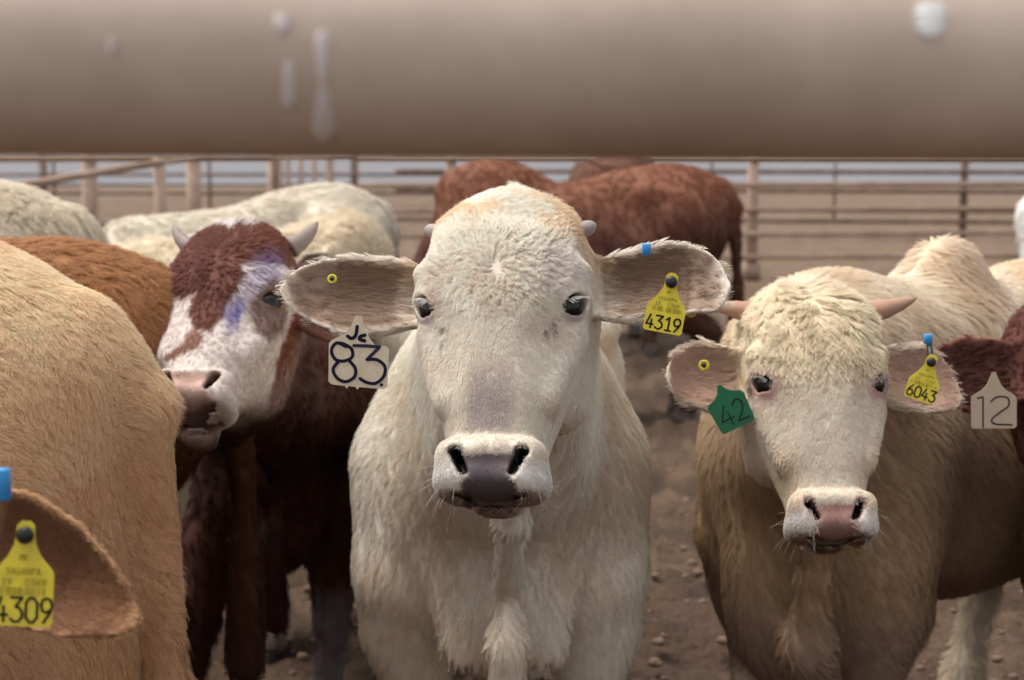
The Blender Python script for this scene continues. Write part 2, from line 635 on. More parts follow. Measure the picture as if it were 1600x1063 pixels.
def grow(V, F, N, n_hair, density, attrs, colour, rg, npts=5, min_face=-0.45, frame=(-250, 1850, 1350)):
    """attrs(P,N) -> dict(len, flow, lift, wave, clump, rad, per, spread)"""
    T = np.concatenate([F[:, [0, 1, 2]], F[:, [0, 2, 3]]])
    A, B, C = V[T[:, 0]], V[T[:, 1]], V[T[:, 2]]
    area = np.linalg.norm(np.cross(B - A, C - A), axis=1) * .5
    cen = (A + B + C) / 3
    nn = nrm(N[T].sum(1))
    view = nrm(np.array([0, 0, CAMH]) - cen)
    vis = (nn * view).sum(1)
    px, py = project(cen)
    wgt = area * density(cen, nn) * sst(min_face - .1, min_face + .15, vis) * (px > frame[0]) * (px < frame[1]) * (py < frame[2]) * (cen[:, 1] > .3)
    if wgt.sum() <= 0:
        return None
    a0 = attrs(cen[:1], nn[:1])
    per = a0['per']
    nc = max(1, n_hair // per)
    cdf = np.cumsum(wgt)
    ti = np.searchsorted(cdf, rg.random(nc) * cdf[-1])
    r1, r2 = rg.random(nc), rg.random(nc)
    m = r1 + r2 > 1
    r1[m], r2[m] = 1 - r1[m], 1 - r2[m]
    P = A[ti] + r1[:, None] * (B - A)[ti] + r2[:, None] * (C - A)[ti]
    w3 = np.stack([1 - r1 - r2, r1, r2], 1)
    Nn = nrm((N[T[ti]] * w3[:, :, None]).sum(1))
    at_ = attrs(P, Nn)
    G = at_['flow']
    G = nrm(G - Nn * (G * Nn).sum(1, keepdims=True))
    S = np.cross(Nn, G)
    ln, lift, wave, spread = (np.broadcast_to(at_[q], (nc,)) for q in ('len', 'lift', 'wave', 'spread'))
    cl = np.broadcast_to(at_['clump'], (nc,))
    rad = np.broadcast_to(at_['rad'], (nc,))
    # children around each clump centre
    rp = lambda a: np.repeat(a, per, axis=0)
    k = nc * per
    ang, rr = rg.random(k) * 2 * PI, np.sqrt(rg.random(k))
    off = rp(G) * (np.cos(ang) * rr * rp(spread) * 1.3)[:, None] + rp(S) * (np.sin(ang) * rr * rp(spread))[:, None]
    root = rp(P) + off - rp(Nn) * .0006
    hl = rp(ln) * (0.7 + .5 * rg.random(k))
    dj = (rg.random((k, 3)) - .5)
    turn_c = (rg.random(nc) - .5) * at_.get('turn', .5)
    Gc = nrm(G * np.cos(turn_c)[:, None] + S * np.sin(turn_c)[:, None])
    Sc = np.cross(Nn, Gc)
    ph = rg.random(nc) * .9 + at_.get('phase', np.zeros(nc))
    t = np.linspace(0, 1, npts)
    pts = np.zeros((k, npts, 3))
    lz = rp(lift) * (0.8 + .4 * rg.random(k))
    wf = at_.get('wfreq', 1.3)
    rand_ = at_.get('rand', .15)
    for j, tj in enumerate(t):
        along = np.sin(tj * 1.1) / math.sin(1.1)
        base = rp(Gc) * (hl * along)[:, None] + rp(Nn) * (hl * lz * (tj * 1.5 - tj * tj * .8))[:, None]
        wv = rp(Sc) * (rp(wave) * hl * np.sin(2 * PI * wf * tj + rp(ph)) * min(1, tj * 2))[:, None]
        wv += rp(Nn) * (rp(wave) * .5 * hl * (1 + np.cos(2 * PI * wf * tj + rp(ph) * 1.3)) * tj)[:, None]
        cj = (rp(cl) * tj ** 1.3)[:, None]
        pts[:, j] = root + base + wv - off * cj + dj * (hl * rand_ * tj)[:, None] + rp(Nn) * (.0014 * min(1, tj * 2))
    rr_ = rp(rad)[:, None] * np.array([1.0, .95, .85, .65, .25])[None, :npts] if npts == 5 else rp(rad)[:, None] * np.linspace(1, .25, npts)[None]
    cc = colour(P, Nn)
    cc = rp(cc) * (rp(.90 + .2 * rg.random(nc)) * (.88 + .24 * rg.random(k)))[:, None]
    return pts, rr_, np.clip(cc * 1.30, 0, .93), rp(Nn)


def project(P):
    q = P - np.array([0, 0, CAMH])
    ct, st = math.cos(TILT), math.sin(TILT)
    dz = q[:, 1] * ct - q[:, 2] * st
    up = q[:, 1] * st + q[:, 2] * ct
    dz = np.maximum(dz, .05)
    return 800 + FPX * q[:, 0] / dz, 531.5 - FPX * up / dz


# ------------------------------------------------------------------ cow
class Cow:
    """one animal. base: ground point under the body's middle; heading deg (0 = faces the camera, + = faces image right)"""
    def __init__(s, name, label, base, heading, S=1.0, withers=1.22, head=None, ears=None, coarse=.016, fine=.0042, girth=1.0,
                 length=1.0, legs=None, hump=0, detail=True, seed=1, group=None, dewlap=.5, headscale=1.0, tail=True, neck_r=(.20, .115), rump=1.0, legskip=(), extra=(), hw=1.0, pu=1.0, wcones=(), wd=0.0):
        s.name = name
        s.seed = seed
        s.rg = np.random.default_rng(seed)
        z = R_(heading)
        s.fwd = np.array([math.sin(z), -math.cos(z), 0.])
        s.right = np.array([-s.fwd[1], s.fwd[0], 0.])     # animal's left flank (image right when it faces the camera)
        s.up = np.array([0, 0, 1.])
        s.base = np.array([base[0], base[1], 0.])
        s.S, s.K = S, withers / 1.22
        s.L = length
        s.G = girth
        s.M = np.stack([s.right, s.fwd, s.up], 1)
        s.root = empty(name, tuple(s.base))
        tag_(s.root, label, 'cow', group)
        K = s.K
        if head is None:
            fz = heading
            hp = s.B(0, 1.08, 1.16)
            head = dict(pos=hp, az=fz, pitch=48, roll=0)
        s.hpos = np.array(head['pos'], float)
        s.hR = head_frame(head['az'], head['pitch'], head.get('roll', 0))
        s.hs = headscale
        s.hw = hw
        s.pu = pu
        if ears is None:
            ears = [make_ear(1, L=(1, -.25, -.35)), make_ear(-1, L=(1, -.25, -.35))]
        s.ears = ears
        # --- grid
        c0 = [s.B(x, y, zz) for x in (-.36, .36) for y in (-1.0, .95) for zz in (0.02, 1.38)]
        hc = [s.H((x, u, f)) for x in (-.36, .36) for u in (-.38, .25) for f in (-.22, .1)]
        allp = np.array(c0 + hc)
        lo, hi = allp.min(0) - .06, allp.max(0) + .06
        lo[2] = 0.04
        hb = np.array(hc)
        hlo, hhi = hb.min(0) - .005, hb.max(0) + .005
        axs = [axis(lo[q], hi[q], coarse, [(hlo[q], hhi[q], fine)]) for q in range(3)]
        f = s.f = Field(*axs)
        B, G, L = s.B, s.G, s.L
        M = s.M
        e = lambda c, r, k=.06, cut=False: f.ell(B(*c), np.array(r) * K * (G, L, 1), M, k, cut)
        e((0, -.02, .79), (.262, .60, .30))
        e((0, -.12, .70), (.265, .48, .24), .08)
        e((0, .36, .84 - wd * .5), (.225, .30, .33 - wd * .5), .08)                 # shoulders
        e((0, .40, 1.06 - wd), (.095, .30, .13), .09)                # withers
        e((0, -.55, .90), (.235 * rump, .30, .27), .08)               # hindquarters
        e((0, -.45, 1.02), (.16, .42, .15), .08)                # croup
        e((.20, -.42, 1.05), (.07, .09, .06), .06)
        e((-.20, -.42, 1.05), (.07, .09, .06), .06)
        e((0, .54, .68), (.105, .15, .20), .05)                  # brisket
        if hump:
            e((0, .42, 1.17), (.09, .17, .06 + hump), .08)
        for q in extra:
            e(*q)
        legs = legs or [(0, 0), (0, 0), (0, 0), (0, 0)]
        s.feet = []
        for i, sx in enumerate((1, -1)):                        # fore legs
            if i in legskip: continue
            dx, dy = legs[i]
            c = lambda a, b_, r1, r2, k=.05: f.cone(B(*a), B(*b_), r1 * K, r2 * K, k)
            c((sx * .138, .40, .86), (sx * .150, .45, .66), .118, .098, .09)
            c((sx * .150, .45, .66), (sx * .155 + dx * .3, .42 + dy * .3, .54), .098, .086, .06)
            c((sx * .155 + dx * .3, .42 + dy * .3, .54), (sx * .145 + dx * .7, .42 + dy * .7, .345), .088, .048)
            c((sx * .145 + dx * .7, .42 + dy * .7, .345), (sx * .145 + dx * .7, .43 + dy * .7, .31), .050, .046, .02)
            c((sx * .145 + dx * .7, .42 + dy * .7, .31), (sx * .14 + dx, .42 + dy, .13), .040, .034, .02)
            c((sx * .14 + dx, .42 + dy, .13), (sx * .14 + dx, .45 + dy, .07), .044, .046, .02)
            s.feet.append((sx * .14 + dx, .46 + dy))
        for i, sx in enumerate((1, -1)):                        # hind legs
            if i + 2 in legskip: continue
            dx, dy = legs[2 + i]
            c((sx * .13, -.52, .90), (sx * .165, -.42, .68), .19, .145, .07)
            c((sx * .165, -.42, .68), (sx * .15 + dx * .5, -.62 + dy * .5, .50), .125, .075, .06)
            c((sx * .15 + dx * .5, -.62 + dy * .5, .50), (sx * .14 + dx * .8, -.74 + dy * .8, .42), .07, .052)
            c((sx * .14 + dx * .8, -.74 + dy * .8, .42), (sx * .14 + dx, -.66 + dy, .14), .045, .036, .02)
            c((sx * .14 + dx, -.66 + dy, .14), (sx * .14 + dx, -.62 + dy, .07), .046, .047, .02)
            s.feet.append((sx * .14 + dx, -.61 + dy))
        if tail:
            c((0, -.80, 1.07), (0, -.88, .98), .045, .034, .04)
            c((0, -.88, .98), (0, -.90, .60), .030, .020, .03)
            c((0, -.90, .60), (0, -.89, .36), .030, .036, .03)
        # --- neck and head
        h1, h2 = s.H((0, .09, -.11)), s.H((0, -.03, -.16))
        f.cone(B(0, .42, 1.00 - wd * 1.3), h1, neck_r[0] * K * .92, neck_r[1], .08)
        f.cone(B(0, .48, .84), h2, neck_r[0] * K * .95, neck_r[1] * .85, .08)
        n1, n2 = B(0, .62, .60), s.H((0, -.10, -.17))
        if dewlap:
            q_ = [n2, (n1 * .4 + n2 * .6) + s.fwd * .05 * dewlap, B(0, .73, .78) * .6 + n1 * .4 + s.fwd * .07 * dewlap, B(0, .79, .62), B(0, .76, .42)]
            r_ = [.034, .020, .022, .028, .030]
            for i in range(4):
                f.cone(q_[i], q_[i + 1], r_[i], r_[i + 1], .022)
            for sx in (1, -1) if dewlap > .6 else ():          # loose skin folds running down from the jaw to the shoulder
                f.cone(s.H((sx * .06, -.04, -.16)), B(sx * .10, .58, .80), .030, .030, .035)
                f.cone(B(sx * .10, .58, .80), B(sx * .07, .62, .56), .030, .030, .04)
        for q in wcones:
            f.cone(*q)
        sl, P = f.box(hlo, hhi)
        p = s.hl(P)
        d = head_sdf(p, detail, detail) * s.hs * .9
        f.F[sl] = smin(f.F[sl], d, .022)
        if detail:      # keep what was carved out of the head
            cutm = d > f.F[sl]
            core = (p[..., 2] > 0)
            f.F[sl] = np.where(core & (d < .03), np.maximum(f.F[sl], d), f.F[sl])
        for E in s.ears:
            f.F[sl] = smin(f.F[sl], ear_sdf(p, E) * s.hs, .012)
        assert not np.isnan(f.F).any()
        V, Fc = f.polygonise()
        s.V = relax(V, Fc, 1, .4)
        s.F = Fc
        s.N = vnormals(s.V, Fc)
        s.f = None

    def B(s, x, y, z):
        return s.base + s.right * x * s.K * s.G + s.fwd * y * s.K * s.L + s.up * z * s.K

    def H(s, p):
        p = np.array(p, float)
        if p[1] < WU:
            p[1] = WU + (p[1] - WU) * WF
        elif p[1] > 0:
            p[1] *= s.pu
        return s.hpos + s.hR @ (p * s.hs * (s.hw, 1, 1))

    def hl(s, P):
        return unwarp(((P - s.hpos) @ s.hR) / s.hs / (s.hw, 1, 1), s.pu)

    def bl(s, P):
        q = (P - s.base) @ s.M / s.K
        return q / (s.G, s.L, 1)

    def headmask(s, P):
        h = s.hl(P)
        return sst(-.20, -.08, h[:, 2]) * sst(.30, .22, np.abs(h[:, 0])) * sst(-.40, -.37, h[:, 1]) * sst(.27, .22, h[:, 1])

    def earinfo(s, P):
        """per point: weight of being on an ear, inner-face flag, distance along, distance to rim"""
        h = s.hl(P)
        W = np.zeros(len(P)); I = np.zeros(len(P)); T = np.zeros(len(P)); Rm = np.zeros(len(P))
        Ldir = np.zeros_like(P)
        for E in s.ears:
            q = h - E['root']
            l, v, dd = q @ E['L'], q @ E['W'], q @ E['D']
            t = l / E['len']
            tt = np.clip(t, 0, 1.02)
            hh = np.interp(tt, E['t'], E['h']) + 1e-4
            c = np.interp(tt, E['t'], E['c'])
            vn = np.abs(v - c) / hh
            bowl = E['bowl'] * (1 - np.clip(vn, 0, 1.1) ** 2) * sst(1.05, .55, tt)
            D0 = -bowl + E['curl'] * tt ** 2
            m = (np.abs(dd - D0) < .02) & (t > .10) & (t < 1.06) & (vn < 1.3)
            W = np.where(m, sst(.10, .22, t), W)
            I = np.where(m, dd > D0, I)
            T = np.where(m, t, T)
            Rm = np.where(m, np.maximum(vn, sst(.7, 1.0, t)), Rm)
            Ldir = np.where(m[:, None], s.hR @ E['L'], Ldir)
        return W, I, T, Rm, Ldir

    def skin(s, colour):
        s.colour = colour
        c = colour(s.V, s.N)
        wet = s.nosemask(s.hl(s.V)) * s.headmask(s.V)
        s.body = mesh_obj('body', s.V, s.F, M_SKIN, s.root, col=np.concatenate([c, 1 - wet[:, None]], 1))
        for fx, fy in s.feet:
            s.hoof(fx, fy)

    def hoof(s, fx, fy):
        V, F = [], []
        n = 14
        prof = [(0.0, .058, .0), (.02, .056, .002), (.055, .048, -.004), (.085, .040, -.010)]
        for z, r, off in prof:
            for a in range(n):
                th = 2 * PI * a / n
                cleft = 1 - .22 * math.exp(-(((th - PI / 2 + PI) % (2 * PI) - PI) / .25) ** 2)
                x, y = r * math.cos(th) * .86, r * math.sin(th) * 1.15 * cleft + off
                V.append(s.B(fx + x, fy + y, z) - s.up * 0)
        for k in range(len(prof) - 1):
            for a in range(n):
                b = (a + 1) % n
                F.append((k * n + a, k * n + b, (k + 1) * n + b, (k + 1) * n + a))
        F.append(tuple(range(n))[::-1])
        F.append(tuple((len(prof) - 1) * n + a for a in range(n)))
        mesh_obj('hoof', V, F, M_HOOF, s.root)

    def eyes(s, sclera=False):
        for sx in (1, -1):
            a, e1, e2 = eye_frame(sx)
            c = s.H(EYE_C * (sx, 1, 1))
            aw = s.hR @ a
            uv_sphere('eye', c, .0235 * s.hs, M_EYE, s.root, aw, sclera)

    def coat(s, n, rad=.00028, length=.016, per=9, spread=.005, body_len=1.6, flow_head=None, n_pts=5, wave=.10, density=None, body_flow=None,
             headfur=None, clump=.5, fork=.0035, n_head=0, body_lift=.26, head_lift=.28, head_rad=.85, ear_len=1.0, turn=.5, per_head=None, rand=.14):
        """short fur all over; headfur(h)-> (len multiplier, wave) by head-local point"""
        def attrs(P, N):
            h = s.hl(P)
            b = s.bl(P)
            hm = s.headmask(P)
            ew, ei, et, er, el = s.earinfo(P)
            # body flow: back and down
            fl = -s.fwd * .55 - s.up * .9 + s.right * (np.sign(b[:, 0]) * .1)[:, None]
            if body_flow is not None:
                fl = body_flow(P, b, N)
            fl = fl + (s.wobble(P, 7) - .5) * .9
            # head flow: away from the whorl
            if flow_head is None:
                wu = .045
                g = np.stack([h[:, 0] * 1.3, (h[:, 1] - wu), np.where(h[:, 2] < .02, -.04, 0)], 1)
                g = g / (np.linalg.norm(g, axis=1, keepdims=True) + .01)
                g[:, 1] -= .35 * sst(.02, -.10, h[:, 1])
            else:
                g = flow_head(h)
            g = g + (s.wobble(P, 22) - .5) * .45
            gw = g @ s.hR.T
            flow = fl * (1 - hm)[:, None] + gw * hm[:, None]
            flow = np.where((ew > .3)[:, None], el * 1.0 + np.where(ei > .5, -.1, -.2)[:, None] * s.up, flow)
            flow = flow + N * 1e-3
            lenb = length * body_len * (.75 + .5 * noise(P, 9, s.seed))
            lh, wh = (headfur(h) if headfur else (head_len(h), head_wave(h)))
            ln = lenb * (1 - hm) + length * lh * hm
            ln = np.where(ew > .3, np.where(ei > .5, length * .95, length * .28) * ear_len, ln)
            ln = np.where((ew > .3) & (ei > .5) & (et < .55), ln * 1.5, ln)
            ln = np.where((ew > .3) & (er > .72), ln * .65, ln)
            wv = wave * (1 - hm) + wh * hm
            wv = np.where(ew > .3, .05, wv)
            lift = np.where(hm > .5, head_lift, body_lift)
            lift = np.where(ew > .3, np.where(er > .8, .34, np.where((ei > .5) & (et < .55), .4, .24)), lift)
            lift = np.where((hm > .5) & (ew < .3), lift + .16 * sst(.13, .20, h[:, 1]), lift)
            sp = np.where(hm > .5, fork * (1.05 - .4 * sst(.5, .9, lh)), spread)
            return dict(len=ln, flow=flow, lift=lift, wave=wv, clump=np.where(ew > .3, .25, np.where(hm > .5, clump * (.15 + 1.15 * sst(.45, .95, lh)), clump)), rad=rad * np.where(hm > .5, head_rad, 1.0), per=(per_head or per) if which else per, spread=sp, rand=rand,
                        turn=turn, phase=noise(P, 13, 3) * 9)

        def dens(P, N):
            h = s.hl(P)
            hm = s.headmask(P)
            d = np.where(hm > .5, which, 1 - which) + 0.0
            d = np.where((hm > .5) & (s.nosemask(h) > .5), 0, d)
            for sx in (1, -1):
                dist = np.linalg.norm(h - (EYE_C + np.array([.012, 0, .008])) * (sx, 1, 1), axis=1)
                d = np.where(dist < .027, .0, d)
            for E in s.ears:
                pass
            if density is not None:
                d = d * density(P, N)
            return d
        rs = []
        which = 0
        for which, cnt in ((0, n), (1, n_head)):
            if cnt:
                r = grow(s.V, s.F, s.N, cnt, dens, attrs, s.colour, s.rg, n_pts)
                if r is not None:
                    rs.append(r)
        if rs:
            r = [np.concatenate([q[i] for q in rs]) for i in range(4)]
            curves_obj('coat', r[0], r[1], r[2], s.root, n_pts, r[3])

    def wobble(s, P, fr):
        return np.stack([noise(P, fr, s.seed + 11), noise(P, fr, s.seed + 12), noise(P, fr, s.seed + 13)], 1)

    def nosemask(s, h):
        x, u, f = np.abs(h[:, 0]), h[:, 1], h[:, 2]
        wid = .030 + .012 * sst(-.285, -.25, u) + .009 * sst(-.285, -.312, u)
        m = sst(wid + .0065, wid - .0065, x + .010 * (noise(h, 160, 8) - .5)) * sst(-.246, -.254, u + .10 * x) * sst(.0, .015, f)
        # nostrils
        for sx in (1,):
            a, b_ = np.array([.047, -.246, .06]), np.array([.034, -.283, .06])
            p = np.stack([x, u, f * 0 + .06], 1)
            d = cap_local(p, a, b_, .0112, .008)
            m = np.maximum(m, sst(.003, -.002, d) * sst(.0, .02, f))
        return m * sst(-.36, -.345, u)

    def lashes(s, colour=(.75, .72, .70), n=26, ln=.020):
        pts, rad, col = [], [], []
        for sx in (1, -1):
            a, e1, e2 = eye_frame(sx)
            ec = EYE_C * (sx, 1, 1)
            for q in range(n):
                t = (q / (n - 1) - .5) * 1.7
                e = e1 * math.sin(t) * .020 + e2 * (.0105 * math.cos(t) + .001)
                d0 = math.sqrt(max(1e-6, .0265 ** 2 - e @ e))
                p0 = ec + e + a * d0
                L = ln * (.7 + .5 * s.rg.random())
                dr = a * .8 - e2 * (.35 + .2 * s.rg.random()) + e1 * (math.sin(t) * .5 - .15)
                P = [p0, p0 + dr * L * .35 + e2 * .001, p0 + dr * L * .7, p0 + dr * L + e2 * .003]
                pts.append([s.H(v) for v in P])
                rad.append(np.array([.0003, .00026, .0002, .0001]))
                col.append(colour)
        curves_obj('eyelashes', np.array(pts), np.array(rad), np.array(col), s.root, 4)

    def whiskers(s, n=46, ln=.022, colour=(.55, .48, .42)):
        h = s.hl(s.V)
        ok = np.where((h[:, 1] < -.255) & (h[:, 1] > -.335) & (np.abs(h[:, 0]) > .026) & (h[:, 2] > -.02) & (np.abs(h[:, 0]) < .09) & (s.nosemask(h) < .3))[0]
        if len(ok) == 0:
            return
        pts, rad, col = [], [], []
        for q in s.rg.choice(ok, n):
            p, nn = s.V[q], s.N[q]
            d = nn + s.up * -.35 + (s.rg.random(3) - .5) * .5
            d /= np.linalg.norm(d)
            L = ln * (.5 + s.rg.random())
            pts.append([p, p + d * L * .35, p + d * L * .7 - s.up * L * .06, p + d * L - s.up * L * .18])
            rad.append(np.array([.00022, .0002, .00015, .00006]))
            col.append(colour)
        curves_obj('whiskers', np.array(pts), np.array(rad), np.array(col), s.root, 4)

    def horn(s, side, base, tip, r, matl, bend=(0, 0, 0), label=None, blunt=False):
        a, b = s.H(np.array(base) * (side, 1, 1)), s.H(np.array(tip) * (side, 1, 1))
        bd = s.hR @ (np.array(bend) * (side, 1, 1)) * s.hs
        n, m = 16, 12
        V, F = [], []
        for i in range(m + 1):
            t = i / m
            c = a * (1 - t) + b * t + bd * math.sin(PI * t)
            dr = (b - a) + bd * PI * math.cos(PI * t)
            dr = dr / np.linalg.norm(dr)
            x = np.cross(dr, (0, .3, 1)); x /= np.linalg.norm(x)
            y = np.cross(dr, x)
            rr = r * s.hs * (math.sqrt(max(0.0, 1 - t ** 2.2)) * .35 + .65 * (1 - t) ** .8) * (1 + .04 * math.sin(i * 2.3))
            if blunt:
                rr = r * s.hs * math.sqrt(max(0.02, 1 - max(0, (t - .45) / .55) ** 2))
            rr = max(rr, r * .06)
            for k in range(n):
                V.append(c + (x * math.cos(2 * PI * k / n) + y * math.sin(2 * PI * k / n)) * rr)
        for i in range(m):
            for k in range(n):
                k2 = (k + 1) % n
                F.append((i * n + k, i * n + k2, (i + 1) * n + k2, (i + 1) * n + k))
        F.append(tuple(range(n))[::-1])
        F.append(tuple(m * n + k for k in range(n)))
        return tag_(mesh_obj('horn', V, F, matl, s.root), label)


def head_len(h):
    x, u, f = h[:, 0], h[:, 1], h[:, 2]
    l = .30 + .75 * sst(-.07, .04, u) * sst(.115, .08, np.abs(x)) + .55 * sst(.09, .17, u) + .25 * sst(.155, .19, u) * sst(.08, .04, np.abs(x))
    l = l * (1 - .62 * sst(-.19, -.23, u))
    for sx in (1, -1):
        d = np.linalg.norm(h - EYE_C * (sx, 1, 1), axis=1)
        l = np.where(d < .055, l * (.45 + .55 * sst(.028, .055, d)), l)
    return l


def head_wave(h):
    x, u = h[:, 0], h[:, 1]
    return .05 + .19 * sst(-.10, .05, u) * sst(.12, .07, np.abs(x))


def uv_sphere(name, c, r, m, parent, axis_=(0, 0, 1), sclera=False):
    V, F = [], []
    nu, nv = 24, 14
    a = np.array(axis_, float); a /= np.linalg.norm(a)
    x = np.cross(a, (0, .2, 1)); x /= np.linalg.norm(x)
    y = np.cross(a, x)
    for j in range(nv + 1):
        ph = PI * j / nv
        for i in range(nu):
            th = 2 * PI * i / nu
            bulge = 1.0 + .04 * math.exp(-(ph / .5) ** 2)
            V.append(np.array(c) + r * bulge * (a * math.cos(ph) + (x * math.cos(th) + y * math.sin(th)) * math.sin(ph)))
    for j in range(nv):
        for i in range(nu):
            k = (i + 1) % nu
            F.append((j * nu + i, (j + 1) * nu + i, (j + 1) * nu + k, j * nu + k))
    o = mesh_obj(name, V, F, m, parent)
    if sclera:
        o.data.materials.append(M_SCL)
        for p in o.data.polygons:
            if p.index // nu >= nv * .34:
                p.material_index = 1
    return o


# ------------------------------------------------------------------ stroke lettering and tags
GL = {
    '0': [[(.2, 1), (0, .8), (0, .2), (.2, 0), (.4, 0), (.6, .2), (.6, .8), (.4, 1), (.2, 1)]],
    '1': [[(.12, .8), (.38, 1), (.38, 0)], [(.12, 0), (.62, 0)]],
    '2': [[(0, .8), (.12, .95), (.3, 1), (.5, .93), (.6, .75), (.52, .5), (0, 0), (.62, 0)]],
    '3': [[(0, 1), (.6, 1), (.25, .62), (.45, .58), (.6, .4), (.6, .2), (.42, .02), (.2, 0), (0, .12)]],
    '4': [[(.28, 1), (0, .28), (.62, .28)], [(.42, .62), (.42, 0)]],
    '6': [[(.45, 1), (.12, .62), (0, .3), (.1, .06), (.3, 0), (.5, .06), (.6, .28), (.5, .52), (.3, .58), (.08, .45)]],
    '9': [[(.15, 0), (.48, .4), (.6, .7), (.5, .94), (.3, 1), (.1, .94), (0, .72), (.1, .48), (.3, .42), (.52, .55)]],
    'S': [[(.55, .85), (.3, 1), (.05, .8), (.5, .35), (.3, 0), (0, .15)]],
    'A': [[(0, 0), (.3, 1), (.6, 0)], [(.12, .38), (.48, .38)]],
    'G': [[(.55, .85), (.3, 1), (.05, .75), (.05, .25), (.3, 0), (.55, .15), (.55, .45), (.35, .45)]],
    'R': [[(0, 0), (0, 1), (.4, 1), (.55, .75), (.4, .52), (0, .5)], [(.3, .5), (.58, 0)]],
    'P': [[(0, 0), (0, 1), (.4, 1), (.55, .75), (.4, .5), (0, .5)]],
    'M': [[(0, 0), (0, 1), (.3, .4), (.6, 1), (.6, 0)]],
    'X': [[(0, 0), (.6, 1)], [(0, 1), (.6, 0)]],
    ' ': [],
}


def stroke_mesh(strokes, wd, h=0.0):
    """flat ribbons with round joins; returns V (x,y), F"""
    V, F = [], []
    for st in strokes:
        st = [np.array(p, float) for p in st]
        for a, b in zip(st[:-1], st[1:]):
            d = b - a
            L = np.linalg.norm(d)
            if L < 1e-7: continue
            d /= L
            n = np.array([-d[1], d[0]]) * wd / 2
            k = len(V)
            V += [a - n, b - n, b + n, a + n]
            F.append((k, k + 1, k + 2, k + 3))
    return V, F


def discs(strokes, wd, V, F):
    for st in strokes:
        for p in st:
            k = len(V)
            m = 10
            for q in range(m):
                V.append(np.array(p) + wd / 2 * np.array([math.cos(2 * PI * q / m), math.sin(2 * PI * q / m)]))
            F.append(tuple(range(k, k + m)))


def smooth_path(pts, n=8):
    P = [np.array(p, float) for p in pts]
    P = [P[0] * 2 - P[1]] + P + [P[-1] * 2 - P[-2]]
    out = []
    for i in range(1, len(P) - 2):
        for t in np.linspace(0, 1, n, endpoint=False):
            a, b, c, d = P[i - 1:i + 3]
            out.append(.5 * ((2 * b) + (-a + c) * t + (2 * a - 5 * b + 4 * c - d) * t * t + (-a + 3 * b - 3 * c + d) * t ** 3))
    out.append(P[-2])
    return out


def text_strokes(s, x0, y0, hgt, adv=.78, wid=1.0, slant=0.0):
    out, x = [], x0
    for ch in s:
        for st in GL[ch]:
            out.append([(x + (px * wid + py * slant) * hgt, y0 + py * hgt) for px, py in st])
        x += adv * hgt * wid
    return out


def place_flat(name, V2, F, frame, z, m, parent, thick=0.0):
    """frame: origin, right, up, normal (world)"""
    o, r, u, n = frame
    V = [o + r * v[0] + u * v[1] + n * z for v in V2]
    if thick:
        k = len(V)
        V += [v - n * thick for v in V]
        loop = F[0]
        F = [tuple(loop), tuple(k + i for i in loop)[::-1]] + [(loop[i], loop[i - 1], k + loop[i - 1], k + loop[i]) for i in range(len(loop))]
    return mesh_obj(name, V, F, m, parent, smooth=False)


def make_tag(cow, pos, outline, m, strokes, label, roll=0.0, face=(0, -1, 0), up=(0, 0, 1), stud=None, prefix='ear_tag'):
    """strokes: list of (list of polylines, width, material). outline in metres, pin at 0,0, tag hangs to -y"""
    n = np.array(face, float); n /= np.linalg.norm(n)
    u = np.array(up, float); u = u - n * (u @ n); u /= np.linalg.norm(u)
    r = np.cross(u, n)
    c, s_ = math.cos(R_(roll)), math.sin(R_(roll))
    r, u = r * c + u * s_, u * c - r * s_
    o = np.array(pos, float)
    fr = (o, r, u, n)
    tg = place_flat(prefix, [np.array(p) for p in outline], [tuple(range(len(outline)))], fr, .0008, m, cow.root, .0016)
    # slight curl of the plastic
    tag_(tg, label)
    z = .00125
    for sts, wd, mm in strokes:
        V, F = stroke_mesh(sts, wd)
        Vd, Fd = [], []
        discs(sts, wd, Vd, Fd)
        V3 = [o + r * v[0] + u * v[1] + n * z for v in V]
        V4 = [o + r * v[0] + u * v[1] + n * (z + .00012) for v in Vd]
        k = len(V3)
        mesh_obj('lettering', V3 + V4, F + [tuple(k + i for i in f) for f in Fd], mm, tg, smooth=False)
        z += .0003
    if stud:
        V, F = [], []
        q = 14
        for (rr, zz) in ((stud[0], -.003), (stud[0], .004), (stud[0] * .8, .0065), (stud[0] * .35, .0075)):
            for k in range(q):
                V.append(o + (r * math.cos(2 * PI * k / q) + u * math.sin(2 * PI * k / q)) * rr + n * zz)
        for a in range(3):
            for k in range(q):
                k2 = (k + 1) % q
                F.append((a * q + k, a * q + k2, (a + 1) * q + k2, (a + 1) * q + k))
        F.append(tuple(3 * q + k for k in range(q)))
        F.append(tuple(range(q))[::-1])
        mesh_obj('stud', V, F, stud[1], tg)
    return tg, fr


def yellow_outline(w=.054, h=.068, neck=.008):
    a = w / 2
    return [(-neck, .009), (-.004, .013), (.004, .013), (neck, .009), (neck * 1.2, -.008), (neck * 1.9, -.020), (a * .98, -.034), (a, -.038), (a, -h + .003), (a - .003, -h), (-a + .003, -h), (-a, -h + .003), (-a, -.038), (-a * .98, -.034), (-neck * 1.9, -.020), (-neck * 1.2, -.008)]


def yellow_strokes(num, w=.054, h=.068):
    big = text_strokes(num, -w * .44, -h + .004, .0185, adv=.80, wid=.86)
    s1 = text_strokes('MX', -.0035, -.0165, .0035)
    s2 = text_strokes('SAGARPA', -.0135, -.0265, .0045, adv=.85)
    s3 = text_strokes('19  0369', -.0165, -.0345, .0048, adv=.90)
    bars = [[(x, -.0425), (x, -.0365)] for x in np.arange(-.022, .022, .0011) if rng.random() < .62]
    return [(big, .0026, M_INKK), (s1 + s2 + s3, .0006, M_INKF), (bars, .0006, M_INKF)]


